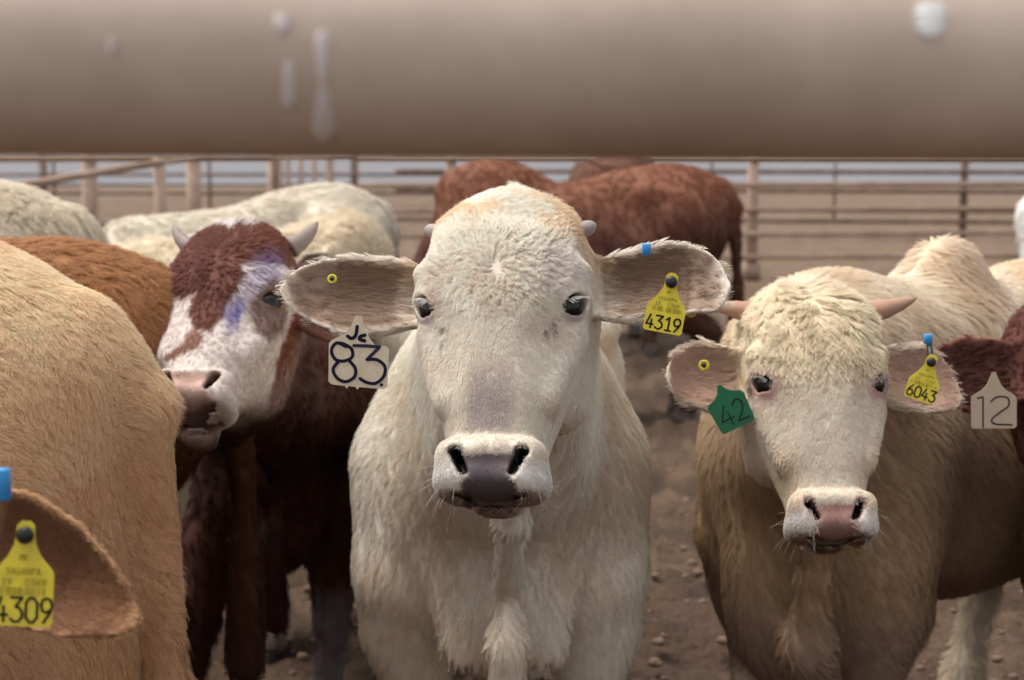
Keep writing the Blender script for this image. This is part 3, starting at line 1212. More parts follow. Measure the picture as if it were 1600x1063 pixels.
def button(cow, pos, face, r, m, hole=M_BLACK, label=None, name='tag_button'):
    n = np.array(face, float); n /= np.linalg.norm(n)
    u = np.array((0, 0, 1.)); u -= n * (u @ n); u /= np.linalg.norm(u)
    x = np.cross(u, n)
    V, F = [], []
    q = 20
    prof = [(r, -.002), (r, .0008), (r * .93, .0014), (r * .55, .0014), (r * .50, .0006), (r * .2, .0006)]
    for rr, z in prof:
        for k in range(q):
            V.append(np.array(pos) + (x * math.cos(2 * PI * k / q) + u * math.sin(2 * PI * k / q)) * rr + n * z)
    for a in range(len(prof) - 1):
        for k in range(q):
            k2 = (k + 1) % q
            F.append((a * q + k, a * q + k2, (a + 1) * q + k2, (a + 1) * q + k))
    F.append(tuple((len(prof) - 1) * q + k for k in range(q)))
    o = mesh_obj(name, V, F, m, cow.root)
    V, F = [], []
    for rr, z in ((r * .42, 0), (r * .40, .0024), (r * .25, .0030)):
        for k in range(q):
            V.append(np.array(pos) + (x * math.cos(2 * PI * k / q) + u * math.sin(2 * PI * k / q)) * rr + n * z)
    for a in range(2):
        for k in range(q):
            k2 = (k + 1) % q
            F.append((a * q + k, a * q + k2, (a + 1) * q + k2, (a + 1) * q + k))
    F.append(tuple(2 * q + k for k in range(q)))
    mesh_obj('pin', V, F, hole, o)
    return tag_(o, label)


def band(cow, a, b, r, m, label, name='ear_band', flat=1.0):
    """short clip wrapped over the ear edge from a to b"""
    a, b = np.array(a, float), np.array(b, float)
    d = b - a; L = np.linalg.norm(d); d /= L
    x = np.cross(d, (0, 1, 0)); x /= np.linalg.norm(x)
    y = np.cross(d, x)
    V, F = [], []
    q = 16
    rows = [(0, .7), (.06, 1), (.94, 1), (1, .7)]
    for t, s_ in rows:
        for k in range(q):
            V.append(a + d * L * t + (x * math.cos(2 * PI * k / q) + y * math.sin(2 * PI * k / q) * flat) * r * s_)
    for i in range(len(rows) - 1):
        for k in range(q):
            k2 = (k + 1) % q
            F.append((i * q + k, i * q + k2, (i + 1) * q + k2, (i + 1) * q + k))
    F.append(tuple(range(q))[::-1]); F.append(tuple((len(rows) - 1) * q + k for k in range(q)))
    return tag_(mesh_obj(name, V, F, m, cow.root), label)


def clip_box(cow, c, w, h, t, m, label, tilt=0.0):
    """short rounded plastic strap folded over an ear edge"""
    c = np.array(c, float)
    ct, st = math.cos(R_(tilt)), math.sin(R_(tilt))
    r, u, n = np.array((ct, 0, st)), np.array((-st, 0, ct)), np.array((0, -1., 0))
    V, F = [], []
    ring = []
    for k in range(24):
        a = 2 * PI * k / 24
        ring.append((math.copysign(abs(math.cos(a)) ** .45, math.cos(a)), math.copysign(abs(math.sin(a)) ** .45, math.sin(a))))
    rows = [(-1, .86), (-.9, 1), (.9, 1), (1, .86)]
    for z, s_ in rows:
        for x, y in ring:
            V.append(c + r * x * w / 2 * s_ + n * y * t / 2 * s_ + u * z * h / 2)
    q = 24
    for i in range(3):
        for k in range(q):
            k2 = (k + 1) % q
            F.append((i * q + k, i * q + k2, (i + 1) * q + k2, (i + 1) * q + k))
    F.append(tuple(range(q))[::-1]); F.append(tuple(3 * q + k for k in range(q)))
    return tag_(mesh_obj('ear_band', V, F, m, cow.root), label)


# ------------------------------------------------------------------ colours (linear)
def mixc(c1, c2, t):
    return np.asarray(c1) * (1 - t)[:, None] + np.asarray(c2) * t[:, None]


def poly_mask(x, y, poly, soft=.006):
    d2 = np.full(len(x), 1e9)
    ins = np.zeros(len(x), bool)
    n = len(poly)
    for i in range(n):
        ax_, ay = poly[i]
        bx, by = poly[(i + 1) % n]
        t = np.clip(((x - ax_) * (bx - ax_) + (y - ay) * (by - ay)) / ((bx - ax_) ** 2 + (by - ay) ** 2), 0, 1)
        d2 = np.minimum(d2, (x - ax_ - t * (bx - ax_)) ** 2 + (y - ay - t * (by - ay)) ** 2)
        c = ((ay > y) != (by > y)) & (x < (bx - ax_) * (y - ay) / ((by - ay) if by != ay else 1e-9) + ax_)
        ins ^= c
    d = np.sqrt(d2) * np.where(ins, -1, 1)
    return sst(soft, -soft, d)


def base_head_colour(cow, P, N, c, nose=(.09, .065, .068), ear_in=(.22, .14, .10), ear_rim=(.60, .52, .44), lid=(.30, .22, .20), muzzle=(.62, .57, .53), chin=(.30, .22, .175)):
    h = cow.hl(P)
    hm = cow.headmask(P)
    x, u, f = np.abs(h[:, 0]), h[:, 1], h[:, 2]
    c = mixc(c, muzzle, hm * sst(-.250, -.280, u) * sst(.030, .055, x))
    if chin is not None:
        c = mixc(c, chin, hm * sst(-.313, -.324, u + .006 * np.cos(h[:, 0] * 40)))
    ew, ei, et, er, el = cow.earinfo(P)
    inn = ew * ei * sst(1.0, .84, er) * sst(1.02, .85, et)
    c = mixc(c, ear_in, inn * .9)
    c = mixc(c, ear_rim, ew * sst(.86, 1.0, er))
    for sx in (1, -1):
        d = np.linalg.norm(h - EYE_C * (sx, 1, 1), axis=1)
        c = mixc(c, lid, sst(.0325, .0262, d) * .9)
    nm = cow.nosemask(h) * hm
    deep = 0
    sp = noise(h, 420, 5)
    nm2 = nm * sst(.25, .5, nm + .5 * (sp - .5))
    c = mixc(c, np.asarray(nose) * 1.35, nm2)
    c = mixc(c, np.asarray(nose) * .55, nm2 * sst(-.270, -.305, u + .02 * (sp - .5)))  # pad darkens toward the lip: pigment plus shade painted into the colour
    # inside of the nostrils and mouth slit
    p = np.stack([x, u, f * 0 + .06], 1)
    d = cap_local(p, (.047, -.247, .06), (.034, -.282, .06), .0086, .0062)
    c = mixc(c, (.012, .008, .008), sst(.0035, -.002, d) * sst(.0, .02, f) * hm)
    c = mixc(c, (.03, .018, .016), hm * sst(.0055, .002, np.abs(u + .320 + .006 * np.cos(h[:, 0] * 40))) * sst(-.03, -.01, f) * sst(.060, .048, x))
    return c


ONLY = ''
HAIR = 1.0
def want(k):
    return not ONLY or k in ONLY

CREAM = np.array((.60, .50, .395))
PENCOWS = 'cattle standing in the dirt pen'


# ================================================================== A: white heifer in the middle
def cow_white():
    ears = [make_ear(1, root=(.108, .062, -.052), L=(1, .03, -.06), h=[.044, .058, .064, .058, .050, .036, .008], c=[.002, .002, .010, .010, .0, -.006, -.010], twist=-.12, bowl=.034, length=.224),
            make_ear(-1, root=(.108, .060, -.050), L=(1, -.03, .02), c=[-.004, -.004, -.003, .002, .004, .004, .004], twist=-.15, bowl=.030, length=.245)]
    p = at(785, 492, 2.15)
    c = Cow('white_cow', 'cream white cow in the middle with a cream 83 tag and yellow 4319 tag', (-.035, 3.32), 2, withers=1.19, girth=1.16,
            head=dict(pos=p, az=-9, pitch=62, roll=-1.8), ears=ears, seed=11, coarse=.014, fine=.0036, headscale=1.0, hw=.955, pu=.95, dewlap=1.0, group=PENCOWS,
            neck_r=(.21, .112))

    def col(P, N):
        b, h = c.bl(P), c.hl(P)
        n1 = fbm(P, 6, 3, 5)
        n2 = fbm(P * (1, 1, .35), 24, 2, 9)
        k = mixc(np.array((.75, .67, .565)), (.66, .55, .43), sst(.35, .75, n1) * .7)
        k = mixc(k, (.47, .31, .19), sst(.6, .8, fbm(P * (1, 1, .6), 5, 3, 21)) * sst(1.05, .85, P[:, 2]) * .7)
        sp = sst(.72, .80, fbm(P * (1, 1, .45), 13, 2, 9)) * sst(.55, .75, noise(P, 4, 44))
        k = mixc(k, (.26, .22, .20), sp * .45 * (1 - c.headmask(P)))
        hm = c.headmask(P)
        k = mixc(k, (.75, .66, .55), hm * .8)
        k = mixc(k, (.60, .49, .395), hm * sst(.45, .7, fbm(h, 22, 3, 61)) * .45)
        # ginger edges of the poll, grey bridge of the nose
        k = mixc(k, (.60, .40, .22), hm * sst(.10, .16, h[:, 1] + np.abs(h[:, 0]) * .3) * sst(.055, .10, np.abs(h[:, 0]) + .3 * (n2 - .5)) * .75)
        k = mixc(k, (.40, .345, .325), hm * sst(.045, .02, np.abs(h[:, 0] + .006 * n1)) * sst(-.215, -.19, h[:, 1]) * sst(-.06, -.15, h[:, 1]) * .8)
        k = mixc(k, (.34, .26, .21), hm * sst(-.318, -.330, h[:, 1]))
        k = mixc(k, (.62, .55, .52), hm * sst(.05, .03, np.linalg.norm(h * (1, 1, .5) - (.085, .045, .02), axis=1)) * .6)
        for sx in (1, -1):      # small dark tear specks below the eyes
            for q in range(7):
                rr = np.random.default_rng(q + 10 * (sx + 1))
                a = np.array((.086 - .02 * rr.random(), -.024 - .036 * rr.random(), 0)) * (sx, 1, 1)
                d = np.hypot(h[:, 0] - a[0], (h[:, 1] - a[1]) * .8)
                k = mixc(k, (.14, .11, .10), hm * sst(.0034, .0015, d) * .7 * (h[:, 2] > 0))
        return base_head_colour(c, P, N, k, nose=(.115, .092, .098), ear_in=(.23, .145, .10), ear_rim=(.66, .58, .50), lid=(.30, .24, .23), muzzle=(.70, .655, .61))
    c.skin(col)
    c.eyes()
    c.lashes()
    c.whiskers()
    for sx in (1, -1):
        c.horn(sx, (.095, .142, -.030), (.132, .160, -.030), .0125, M_HORN_G, blunt=True)

    def bflow(P, b, N):
        f = -c.fwd * .45 - c.up * .95 + c.right[None] * (np.clip(b[:, 0], -.2, .2) * .8)[:, None]
        return f
    c.coat(int(190000 * HAIR), rad=.00033, length=.017, body_len=1.45, wave=.04, turn=.3, body_flow=bflow, per=6, spread=.006, n_head=int(210000 * HAIR), clump=.45, fork=.0042, per_head=12, rand=.08, head_rad=.72)
    # tags
    e = c.H((-.175, .012, -.028))
    c83 = [(-.005, .030), (.004, .030), (.008, .014), (.017, -.003), (.024, -.0105), (.040, -.012), (.0435, -.016), (.0425, -.068), (.038, -.072), (.003, -.070), (.001, -.074), (-.002, -.070), (-.012, -.069), (-.014, -.073), (-.017, -.069), (-.036, -.067), (-.040, -.063), (-.041, -.010), (-.037, -.005), (-.020, .004), (-.012, .012)]
    c83 = c83[::-1]
    eight = smooth_path([(-.016, -.014), (-.030, -.009), (-.037, -.020), (-.031, -.032), (-.019, -.034), (-.008, -.028), (-.009, -.017), (-.018, -.011), (-.026, -.009)])
    eight2 = smooth_path([(-.026, -.034), (-.034, -.046), (-.028, -.058), (-.016, -.063), (-.004, -.056), (-.003, -.044), (-.011, -.034)])
    three = [(-.006, -.012), (.014, -.012), (.030, -.013), (.013, -.031)] + smooth_path([(.013, -.031), (.027, -.031), (.038, -.040), (.037, -.054), (.026, -.064), (.013, -.063), (.004, -.058)])
    J = smooth_path([(-.002, .015), (-.004, .002), (-.010, -.002), (-.015, .001)])
    cc = smooth_path([(.009, .003), (.003, .001), (.002, -.003), (.009, -.005)])
    pos = at(560, 527, 2.14)
    tag, fr = make_tag(c, pos, c83, M_CREAM, [([J, cc], .0050, M_INK), ([eight, eight2, three, [(.034, -.066), (.0345, -.066)]], .0046, M_INK)],
                       'square cream plastic ear tag hand lettered Jc 83', roll=-2, face=(.05, -1, .12), stud=None)
    button(c, at(519, 436, 2.185), (-.1, -1, .1), .0068, M_YEL, label='small round yellow tag button', name='tag_button')
    pos = at(1049, 441, 2.150)
    make_tag(c, pos, yellow_outline(.055, .072), M_YEL, yellow_strokes('4319', .055, .072), 'yellow plastic ear tag printed 4319', roll=-10, face=(-.10, -1, .1), stud=(.0085, M_BLACK))
    clip_box(c, at(1010, 390, 2.165), .0125, .016, .012, M_BLUE, 'small blue clip over the top edge of the ear')
    button(c, at(1080, 487, 2.19), (.2, -1, -.2), .009, M_YEL, label='edge of a yellow tag back button under the ear', name='tag_button')
    return c


if want('A'):
    cow_white()


# ================================================================== B: horned cream steer at right
def cow_horned():
    ears = [make_ear(1, root=(.112, .045, -.045), L=(1, -.12, -.02), c=[0, .004, .010, .008, .0, -.008, -.012], bowl=.028, length=.192, twist=-.1, curl=-.03),
            make_ear(-1, root=(.112, .045, -.045), L=(1, -.06, -.04), c=[-.004, 0, .004, .002, .0, .0, .0], bowl=.030, length=.170, twist=-.12, hs=1.02)]
    c = Cow('horned_cow', 'tan and cream horned cow facing the camera with a green tag and yellow 6043 tag', (.93, 3.39), -45, withers=1.215, girth=1.02,
            head=dict(pos=at(1277, 609, 2.62), az=1, pitch=62, roll=0), ears=ears, seed=23, coarse=.015, fine=.0045, hump=.0, extra=[((0, -.05, 1.13), (.08, .13, .13), .06), ((0, .05, 1.03), (.15, .40, .14), .07), ((0, .50, .52), (.11, .15, .15), .08)], hw=.93, wcones=[(at(1282, 800, 2.74), at(1272, 900, 2.80), .030, .024, .04), (at(1272, 900, 2.80), at(1262, 1010, 2.86), .024, .040, .03), (at(1262, 1010, 2.86), at(1275, 1100, 2.95), .045, .05, .04)], dewlap=0, group=PENCOWS,
            legs=[(-.02, .02), (.0, .0), (0, .30), (.02, .22)], headscale=.985)

    def col(P, N):
        b, h = c.bl(P), c.hl(P)
        n1 = fbm(P, 7, 3, 5)
        z = b[:, 2]
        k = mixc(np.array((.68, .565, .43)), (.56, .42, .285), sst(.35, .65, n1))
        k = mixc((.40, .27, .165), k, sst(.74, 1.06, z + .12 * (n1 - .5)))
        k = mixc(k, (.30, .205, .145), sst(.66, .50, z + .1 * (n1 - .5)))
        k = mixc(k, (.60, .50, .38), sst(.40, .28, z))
        hm = c.headmask(P)
        k = mixc(k, (.73, .60, .44), hm * sst(-.10, .10, h[:, 1]) * .9)
        k = mixc(k, (.70, .60, .50), hm * sst(.05, -.08, h[:, 1]))
        k = mixc(k, (.66, .52, .38), hm * sst(-.08, -.16, h[:, 1]) * sst(.03, .07, np.abs(h[:, 0])) * .7)
        for sx in (1, -1):
            d = np.linalg.norm(h - EYE_C * (sx, 1, 1), axis=1)
            k = mixc(k, (.60, .44, .40), sst(.045, .03, d))
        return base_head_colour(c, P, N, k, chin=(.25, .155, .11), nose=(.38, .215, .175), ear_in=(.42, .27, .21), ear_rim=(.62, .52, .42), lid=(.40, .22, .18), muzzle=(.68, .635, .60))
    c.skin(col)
    c.eyes()
    c.lashes(n=16, ln=.014)
    c.whiskers()
    c.horn(1, (.090, .158, -.045), (.222, .192, -.045), .0255, M_HORN_T, bend=(0, -.008, .01))
    c.horn(-1, (.088, .160, -.045), (.190, .180, -.045), .0235, M_HORN_T, bend=(0, -.004, .01))

    def fh(h):      # long locks falling from the poll, parted on the midline
        g = np.stack([h[:, 0] * 4 + .12 * np.sign(h[:, 0]), -.6 + 0 * h[:, 0], 0 * h[:, 0]], 1)
        g[:, 1] = np.where(h[:, 1] > .16, -.15, g[:, 1])
        g[:, 0] = np.where(h[:, 1] > .12, g[:, 0] * 1.8, g[:, 0])
        return g

    def hf(h):
        x, u = h[:, 0], h[:, 1]
        l = .50 + 1.5 * sst(-.05, .10, u) * sst(.13, .08, np.abs(x)) + .5 * sst(.10, .17, u)
        l = l * (1 - .6 * sst(-.19, -.23, u))
        for sx in (1, -1):
            d = np.linalg.norm(h - EYE_C * (sx, 1, 1), axis=1)
            l = np.where(d < .055, l * (.4 + .6 * sst(.028, .055, d)), l)
        return l, .05 + .09 * sst(-.06, .06, u)
    c.coat(int(150000 * HAIR), rad=.00036, length=.017, body_len=1.8, wave=.05, turn=.35, per=7, spread=.007, n_head=int(130000 * HAIR), per_head=16, rand=.08, head_lift=.22, flow_head=fh, headfur=hf, clump=.85, fork=.0075, head_rad=.9)
    make_tag(c, at(1455, 566, 2.565), yellow_outline(.052, .068), M_YEL, yellow_strokes('6043', .052, .068), 'yellow plastic ear tag printed 6043', roll=-17, face=(-.15, -1, .1), stud=(.008, M_BLACK))
    clip_box(c, at(1450, 530, 2.60), .014, .016, .012, M_BLUE, 'small blue clip over the top edge of the ear')
    band(c, at(1452, 538, 2.60), at(1455, 562, 2.575), .0050, M_BLACK, 'short black strap below the blue clip')
    button(c, at(1100, 571, 2.615), (-.3, -1, .1), .0095, M_YEL, label='small round yellow tag button')
    hexa = [(-.004, .020), (-.002, .024), (.003, .024), (.010, .012), (.020, .004), (.031, .000), (.034, -.006), (.031, -.052), (.027, -.056), (-.027, -.056), (-.031, -.052), (-.034, -.006), (-.031, .000), (-.018, .004), (-.009, .010)][::-1]
    f42 = [[(-.008, -.012), (-.022, -.036), (.000, -.036)], [(-.006, -.024), (-.006, -.048)], smooth_path([(.006, -.016), (.016, -.010), (.023, -.018), (.018, -.032), (.004, -.046)]) + [(.024, -.046)]]
    make_tag(c, at(1132, 622, 2.60), hexa, M_GREEN, [(f42, .0024, M_INKK)], 'dark green plastic ear tag hand lettered 42', roll=27, face=(-.1, -1, .1))
    return c


# ================================================================== C: brown and white faced steer
def cow_hereford():
    ears = [make_ear(1, root=(.112, .070, -.055), L=(1, .12, -.75), bowl=.02, length=.17),
            make_ear(-1, root=(.108, .085, -.035), L=(.85, -.12, -.75), bowl=.02, length=.12, hs=.7)]
    c = Cow('patched_face_cow', 'dark red cow with a brown and white patched face smeared with purple dye', (-.56, 4.08), 2, withers=1.15, girth=.86,
            head=dict(pos=at(345, 489, 3.02), az=-5, pitch=38, roll=-1), pu=1.31, hw=.95, ears=ears, seed=31, coarse=.017, fine=.0055, dewlap=1.0, group=PENCOWS,
            legs=[(-.03, .0), (-.17, .06), (.02, .0), (-.02, .30)], neck_r=(.22, .125), headscale=1.055)
    brown = [(-0.33, 0.30), (0.33, 0.30), (0.21, 0.075), (0.112, 0.078), (0.058, 0.074), (0.057, 0.03), (0.05, -0.051), (0.028, -0.091), (-0.004, -0.078), (-0.026, -0.034), (-0.021, 0.014), (-0.038, -0.004), (-0.068, 0.015), (-0.083, 0.034), (-0.086, 0.08), (-0.12, 0.077), (-.33, .077)]
    star = [(-0.045, 0.147), (-0.029, 0.161), (-0.008, 0.174), (0.021, 0.168), (0.036, 0.141), (0.007, 0.15), (-0.004, 0.132), (-0.024, 0.143)]
    spot = [(-0.028, -0.089), (-0.003, -0.114), (0.001, -0.142), (-0.045, -0.173), (-0.07, -0.167), (-0.04, -0.135)]
    eyep = [(0.066, -0.028), (0.098, 0.034), (0.145, 0.010), (0.160, -0.070), (0.130, -0.110), (0.098, -0.095), (0.080, -0.066)]
    side = [(0.140, 0.138), (0.161, 0.17), (0.40, 0.2), (0.4, -0.395), (0.176, -0.394), (0.160, -0.139), (0.165, -0.082), (0.165, -0.024), (0.150, 0.052)]

    def col(P, N):
        h = c.hl(P)
        b = c.bl(P)
        n1 = fbm(P, 8, 3, 5)
        hm = c.headmask(P)
        f = h[:, 2]
        jx, ju = (noise(P, 60, 3) - .5) * .010, (noise(P, 60, 4) - .5) * .010
        xe = h[:, 0] + .42 * (.05 - f) + jx
        ue = h[:, 1] - .72 * (.05 - f) + ju
        body = mixc(np.array((.070, .024, .016)), (.042, .015, .011), sst(.35, .65, n1))
        white = np.array((.60, .52, .475))
        k = mixc(body, white, hm)
        br = mixc(np.array((.165, .062, .040)), (.11, .038, .026), sst(.35, .65, n1))
        k = mixc(k, br, hm * poly_mask(xe + .020, ue + .018, brown))
        k = mixc(k, (.16, .055, .035), hm * poly_mask(xe, ue, side))
        k = mixc(k, (.62, .56, .54), hm * poly_mask(xe, ue, star))
        k = mixc(k, (.23, .12, .09), hm * poly_mask(xe, ue, spot))
        # purple marker dye
        d = np.hypot((xe - .048) * 1.3, (ue + .055) * .55)
        k = mixc(k, (.11, .09, .28), hm * sst(.042, .010, d + .014 * (n1 - .5)) * .85)
        d = np.hypot((xe - .085) * .8, (ue - .035) * .6)
        k = mixc(k, (.20, .17, .36), hm * sst(.05, .015, d) * .45)
        k = mixc(k, (.13, .065, .048), hm * .9 * poly_mask(xe, ue, eyep, .010))
        d = np.hypot((xe + .095), (ue + .05) * .4)
        k = mixc(k, (.28, .26, .45), hm * sst(.03, .01, d) * .5)
        # dark muzzle, white socks
        k = mixc(k, (.40, .28, .23), hm * sst(-.235, -.25, h[:, 1]) * sst(.060, .05, np.abs(h[:, 0])))
        k = mixc(k, (.14, .08, .065), hm * sst(-.295, -.315, h[:, 1]))
        z = b[:, 2]
        k = mixc(k, (.50, .43, .38), sst(.50, .44, z + .1 * (n1 - .5)) * sst(-.3, -.4, b[:, 1]))
        k = mixc(k, (.20, .16, .17), sst(.42, .34, z + .12 * (n1 - .5)) * (b[:, 1] > -.3) * (b[:, 0] > 0) * .8)
        ew, ei, et, er, el = c.earinfo(P)
        k = mixc(k, (.13, .055, .04), ew)
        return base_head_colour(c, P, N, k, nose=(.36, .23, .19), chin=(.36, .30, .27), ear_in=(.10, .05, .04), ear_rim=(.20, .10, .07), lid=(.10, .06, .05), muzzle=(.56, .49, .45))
    c.skin(col)
    c.eyes()
    c.horn(1, (.100, .160, -.025), (.150, .212, -.015), .022, M_HORN_D, bend=(.006, -.004, 0))
    c.horn(-1, (.100, .155, -.025), (.158, .205, -.01), .019, M_HORN_D, bend=(.006, -.004, 0))
    band(c, c.H((.185, .095, -.13)), c.H((.20, .100, -.14)), .009, M_BLUE, 'small blue clip on the ear')
    c.coat(int(60000 * HAIR), rad=.00042, length=.014, body_len=1.4, per=9, spread=.008, n_head=int(60000 * HAIR), head_rad=.9)
    return c


def plain_colour(c, top, low, zsplit=(.55, 1.0), nfreq=7, patch=None, amt=.35, **kw):
    def col(P, N):
        b = c.bl(P)
        n1 = fbm(P, nfreq, 3, c.seed)
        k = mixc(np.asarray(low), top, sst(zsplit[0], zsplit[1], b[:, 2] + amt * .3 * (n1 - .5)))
        k = k * (1 - amt / 2 + amt * n1)[:, None]
        if patch is not None:
            k = patch(k, P, b, n1)
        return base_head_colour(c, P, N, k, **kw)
    return col


def cow_tan():        # D
    c = Cow('tan_cow', 'tan cow with its thick furry rump filling the left edge of the picture', (-1.50, 2.17), -92, withers=1.36, girth=1.12, seed=41, coarse=.016, fine=.012,
            detail=False, group=PENCOWS, rump=1.12, extra=[((0, -.58, .82), (.255, .27, .36), .08), ((0, -.62, .60), (.22, .24, .30), .08), ((0, -.50, .98), (.20, .34, .20), .06)])

    def patch(k, P, b, n1):
        k = mixc(k, (.80, .58, .37), sst(.98, 1.12, b[:, 2] + .1 * (n1 - .5)) * .55)
        k = mixc(k, (.50, .27, .13), sst(.56, .70, fbm(P, 9, 3, 77)) * .35)
        w = np.hypot((b[:, 1] + .39) / .085, (b[:, 2] - .80) / .08)
        return mixc(k, (.62, .57, .54), sst(1.15, .75, w + .5 * (n1 - .5)))
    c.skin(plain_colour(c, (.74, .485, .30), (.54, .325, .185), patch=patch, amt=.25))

    def bf(P, b, N):
        return -c.fwd * .55 - c.up * .75 + 0 * P
    c.coat(int(230000 * HAIR), rad=.00033, length=.017, body_len=1.35, per=9, spread=.007, body_flow=bf, clump=.55, body_lift=.34, wave=.12)
    return c


def cow_ear():        # E
    ears = [make_ear(1, root=(.115, .030, -.045), L=(1, -.50, .02), c=[.004, .004, .0, -.004, -.006, -.006, -.006], h=[.058, .076, .072, .054, .034, .020, .002], bowl=.040, length=.225, twist=-.15, curl=-.01, hs=.80),
            make_ear(-1, L=(1, -.3, -.3))]
    c = Cow('tagged_ear_cow', 'tan cow at lower left showing only its ear with a yellow 4309 tag', (-1.78, 1.50), 88, withers=1.15, girth=.95,
            head=dict(pos=at(-305, 850, 1.44), az=4, pitch=62, roll=0), ears=ears, seed=43, coarse=.018, fine=.005, group=PENCOWS)
    c.skin(plain_colour(c, (.60, .36, .20), (.50, .28, .15), ear_in=(.185, .085, .045), ear_rim=(.50, .29, .16)))
    c.eyes()
    c.coat(int(20000 * HAIR), rad=.00028, length=.013, body_len=1.6, n_head=int(90000 * HAIR), per=6, clump=.35, head_rad=.7, ear_len=.42)
    make_tag(c, at(40, 836, 1.400), yellow_outline(.0555, .0855), M_YEL, [(text_strokes('4309', -.0245, -.0815, .0228, adv=.80, wid=.76), .0026, M_INKK)] + tag_small(), 'yellow plastic ear tag printed 4309', roll=-3, face=(.05, -1, .1), stud=(.0082, M_BLACK))
    clip_box(c, at(-4, 757, 1.405), .024, .030, .012, M_BLUE, 'wide blue clip folded over the top edge of the ear')
    return c


def tag_small():
    s1 = text_strokes('MX', -.0040, -.0230, .0048)
    s2 = text_strokes('SAGARPA', -.0160, -.0370, .0060, adv=.78)
    s3 = text_strokes('19', -.0200, -.0470, .0060, adv=.9) + text_strokes('0369', .0020, -.0470, .0060, adv=.85)
    bars = [[(x, -.0560), (x, -.0490)] for x in np.arange(-.022, .022, .0011) if rng.random() < .62]
    return [(s1 + s2 + s3, .0008, M_INKF), (bars, .0006, M_INKF)]


def simple(name, label, base, heading, withers, top, low, n, seed, rad=.0007, ln=.022, body_len=1.5, coarse=.026, girth=1.0, length=1.0, head=None, patch=None, zsplit=(.55, 1.0), amt=.35, clump=.6, extra=(), n_head=0, eyes=False, lift=.22, fine=.014, legs=None, hump=0, ears=None, detail=False, wd=0.0, spread=.014, wave=.12, **kw):
    c = Cow(name, label, base, heading, withers=withers, girth=girth, length=length, head=head, seed=seed, coarse=coarse, fine=fine, detail=detail, group=PENCOWS, extra=extra, legs=legs, hump=hump, ears=ears, wd=wd)
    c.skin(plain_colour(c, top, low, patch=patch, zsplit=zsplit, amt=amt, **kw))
    if eyes: c.eyes()
    c.coat(int(n * HAIR), rad=rad, length=ln, body_len=body_len, per=9, spread=spread, clump=clump, n_head=int(n_head * HAIR), body_lift=lift, wave=wave)
    return c


if want('B'): cow_horned()
if want('C'): cow_hereford()
if want('D'): cow_tan()
if want('E'): cow_ear()
if want('F'):
    simple('brown_cow', 'orange brown cow whose back rises behind the big tan rump at left', (-1.50, 2.93), -80, 1.31, (.34, .165, .075), (.075, .030, .018), 70000, 51, rad=.0005, ln=.018, coarse=.018, zsplit=(.76, 1.12), girth=.9, amt=.3, clump=.65, lift=.2, spread=.010)  # dark low colour paints shade onto the flank under the orange back
if want('Z'):
    cream, grey = (.62, .53, .41), (.44, .37, .29)
    simple('pale_cow', 'pale dirty white cow back with raised tufts at the far left edge', (-2.23, 4.55), -90, 1.40, cream, grey, 70000, 53, rad=.0009, ln=.026, clump=.35, zsplit=(.85, 1.12), lift=.35, amt=.22)
    simple('pale_cow', 'pale cream cow whose long back shows beyond the patched face cow horns', (-1.24, 6.75), -62, 1.335, (.58, .51, .41), (.40, .34, .27), 42000, 57, rad=.0011, ln=.024, clump=.3, length=.80, wd=.14, head=dict(pos=np.array((-2.05, 6.15, .72)), az=-62, pitch=76, roll=0), zsplit=(.8, 1.1), amt=.15)
    simple('curly_cow', 'cream cow with a curly poll showing above the white cow ear', (-1.62, 5.42), 88, 1.14, (.66, .55, .40), (.50, .41, .30), 22000, 59, rad=.0008, ln=.03, head=dict(pos=at(574, 436, 5.35), az=62, pitch=84, roll=0), n_head=22000, wave=.25, lift=.5, clump=.6, fine=.010)
    simple('red_cow', 'red brown cow standing side on far behind the white cow head', (.30, 8.3), -90, 1.42, (.19, .075, .042), (.085, .034, .023), 40000, 61, rad=.0009, ln=.016, zsplit=(.75, 1.10), head=dict(pos=np.array((-.62, 8.2, .66)), az=-90, pitch=72, roll=0), length=.88, amt=.12)
    simple('dark_brown_cow', 'dark brown cow farthest back, only its back and ear above the red cow', (.80, 11.3), 0, 1.50, (.12, .05, .03), (.07, .03, .02), 6000, 63, rad=.0014, ln=.025, head=dict(pos=at(915, 296, 10.2), az=-15, pitch=62, roll=0), n_head=3000, eyes=True)
    simple('white_edge_cow', 'white cow far off at the right edge with an orange ear tip', (3.24, 8.15), 0, 1.42, (.66, .62, .57), (.56, .52, .47), 8000, 67, rad=.0011, ln=.022, head=dict(pos=at(1706, 372, 7.1), az=0, pitch=62, roll=0), n_head=4000, eyes=True, ear_in=(.42, .22, .08), ear_rim=(.5, .3, .12))
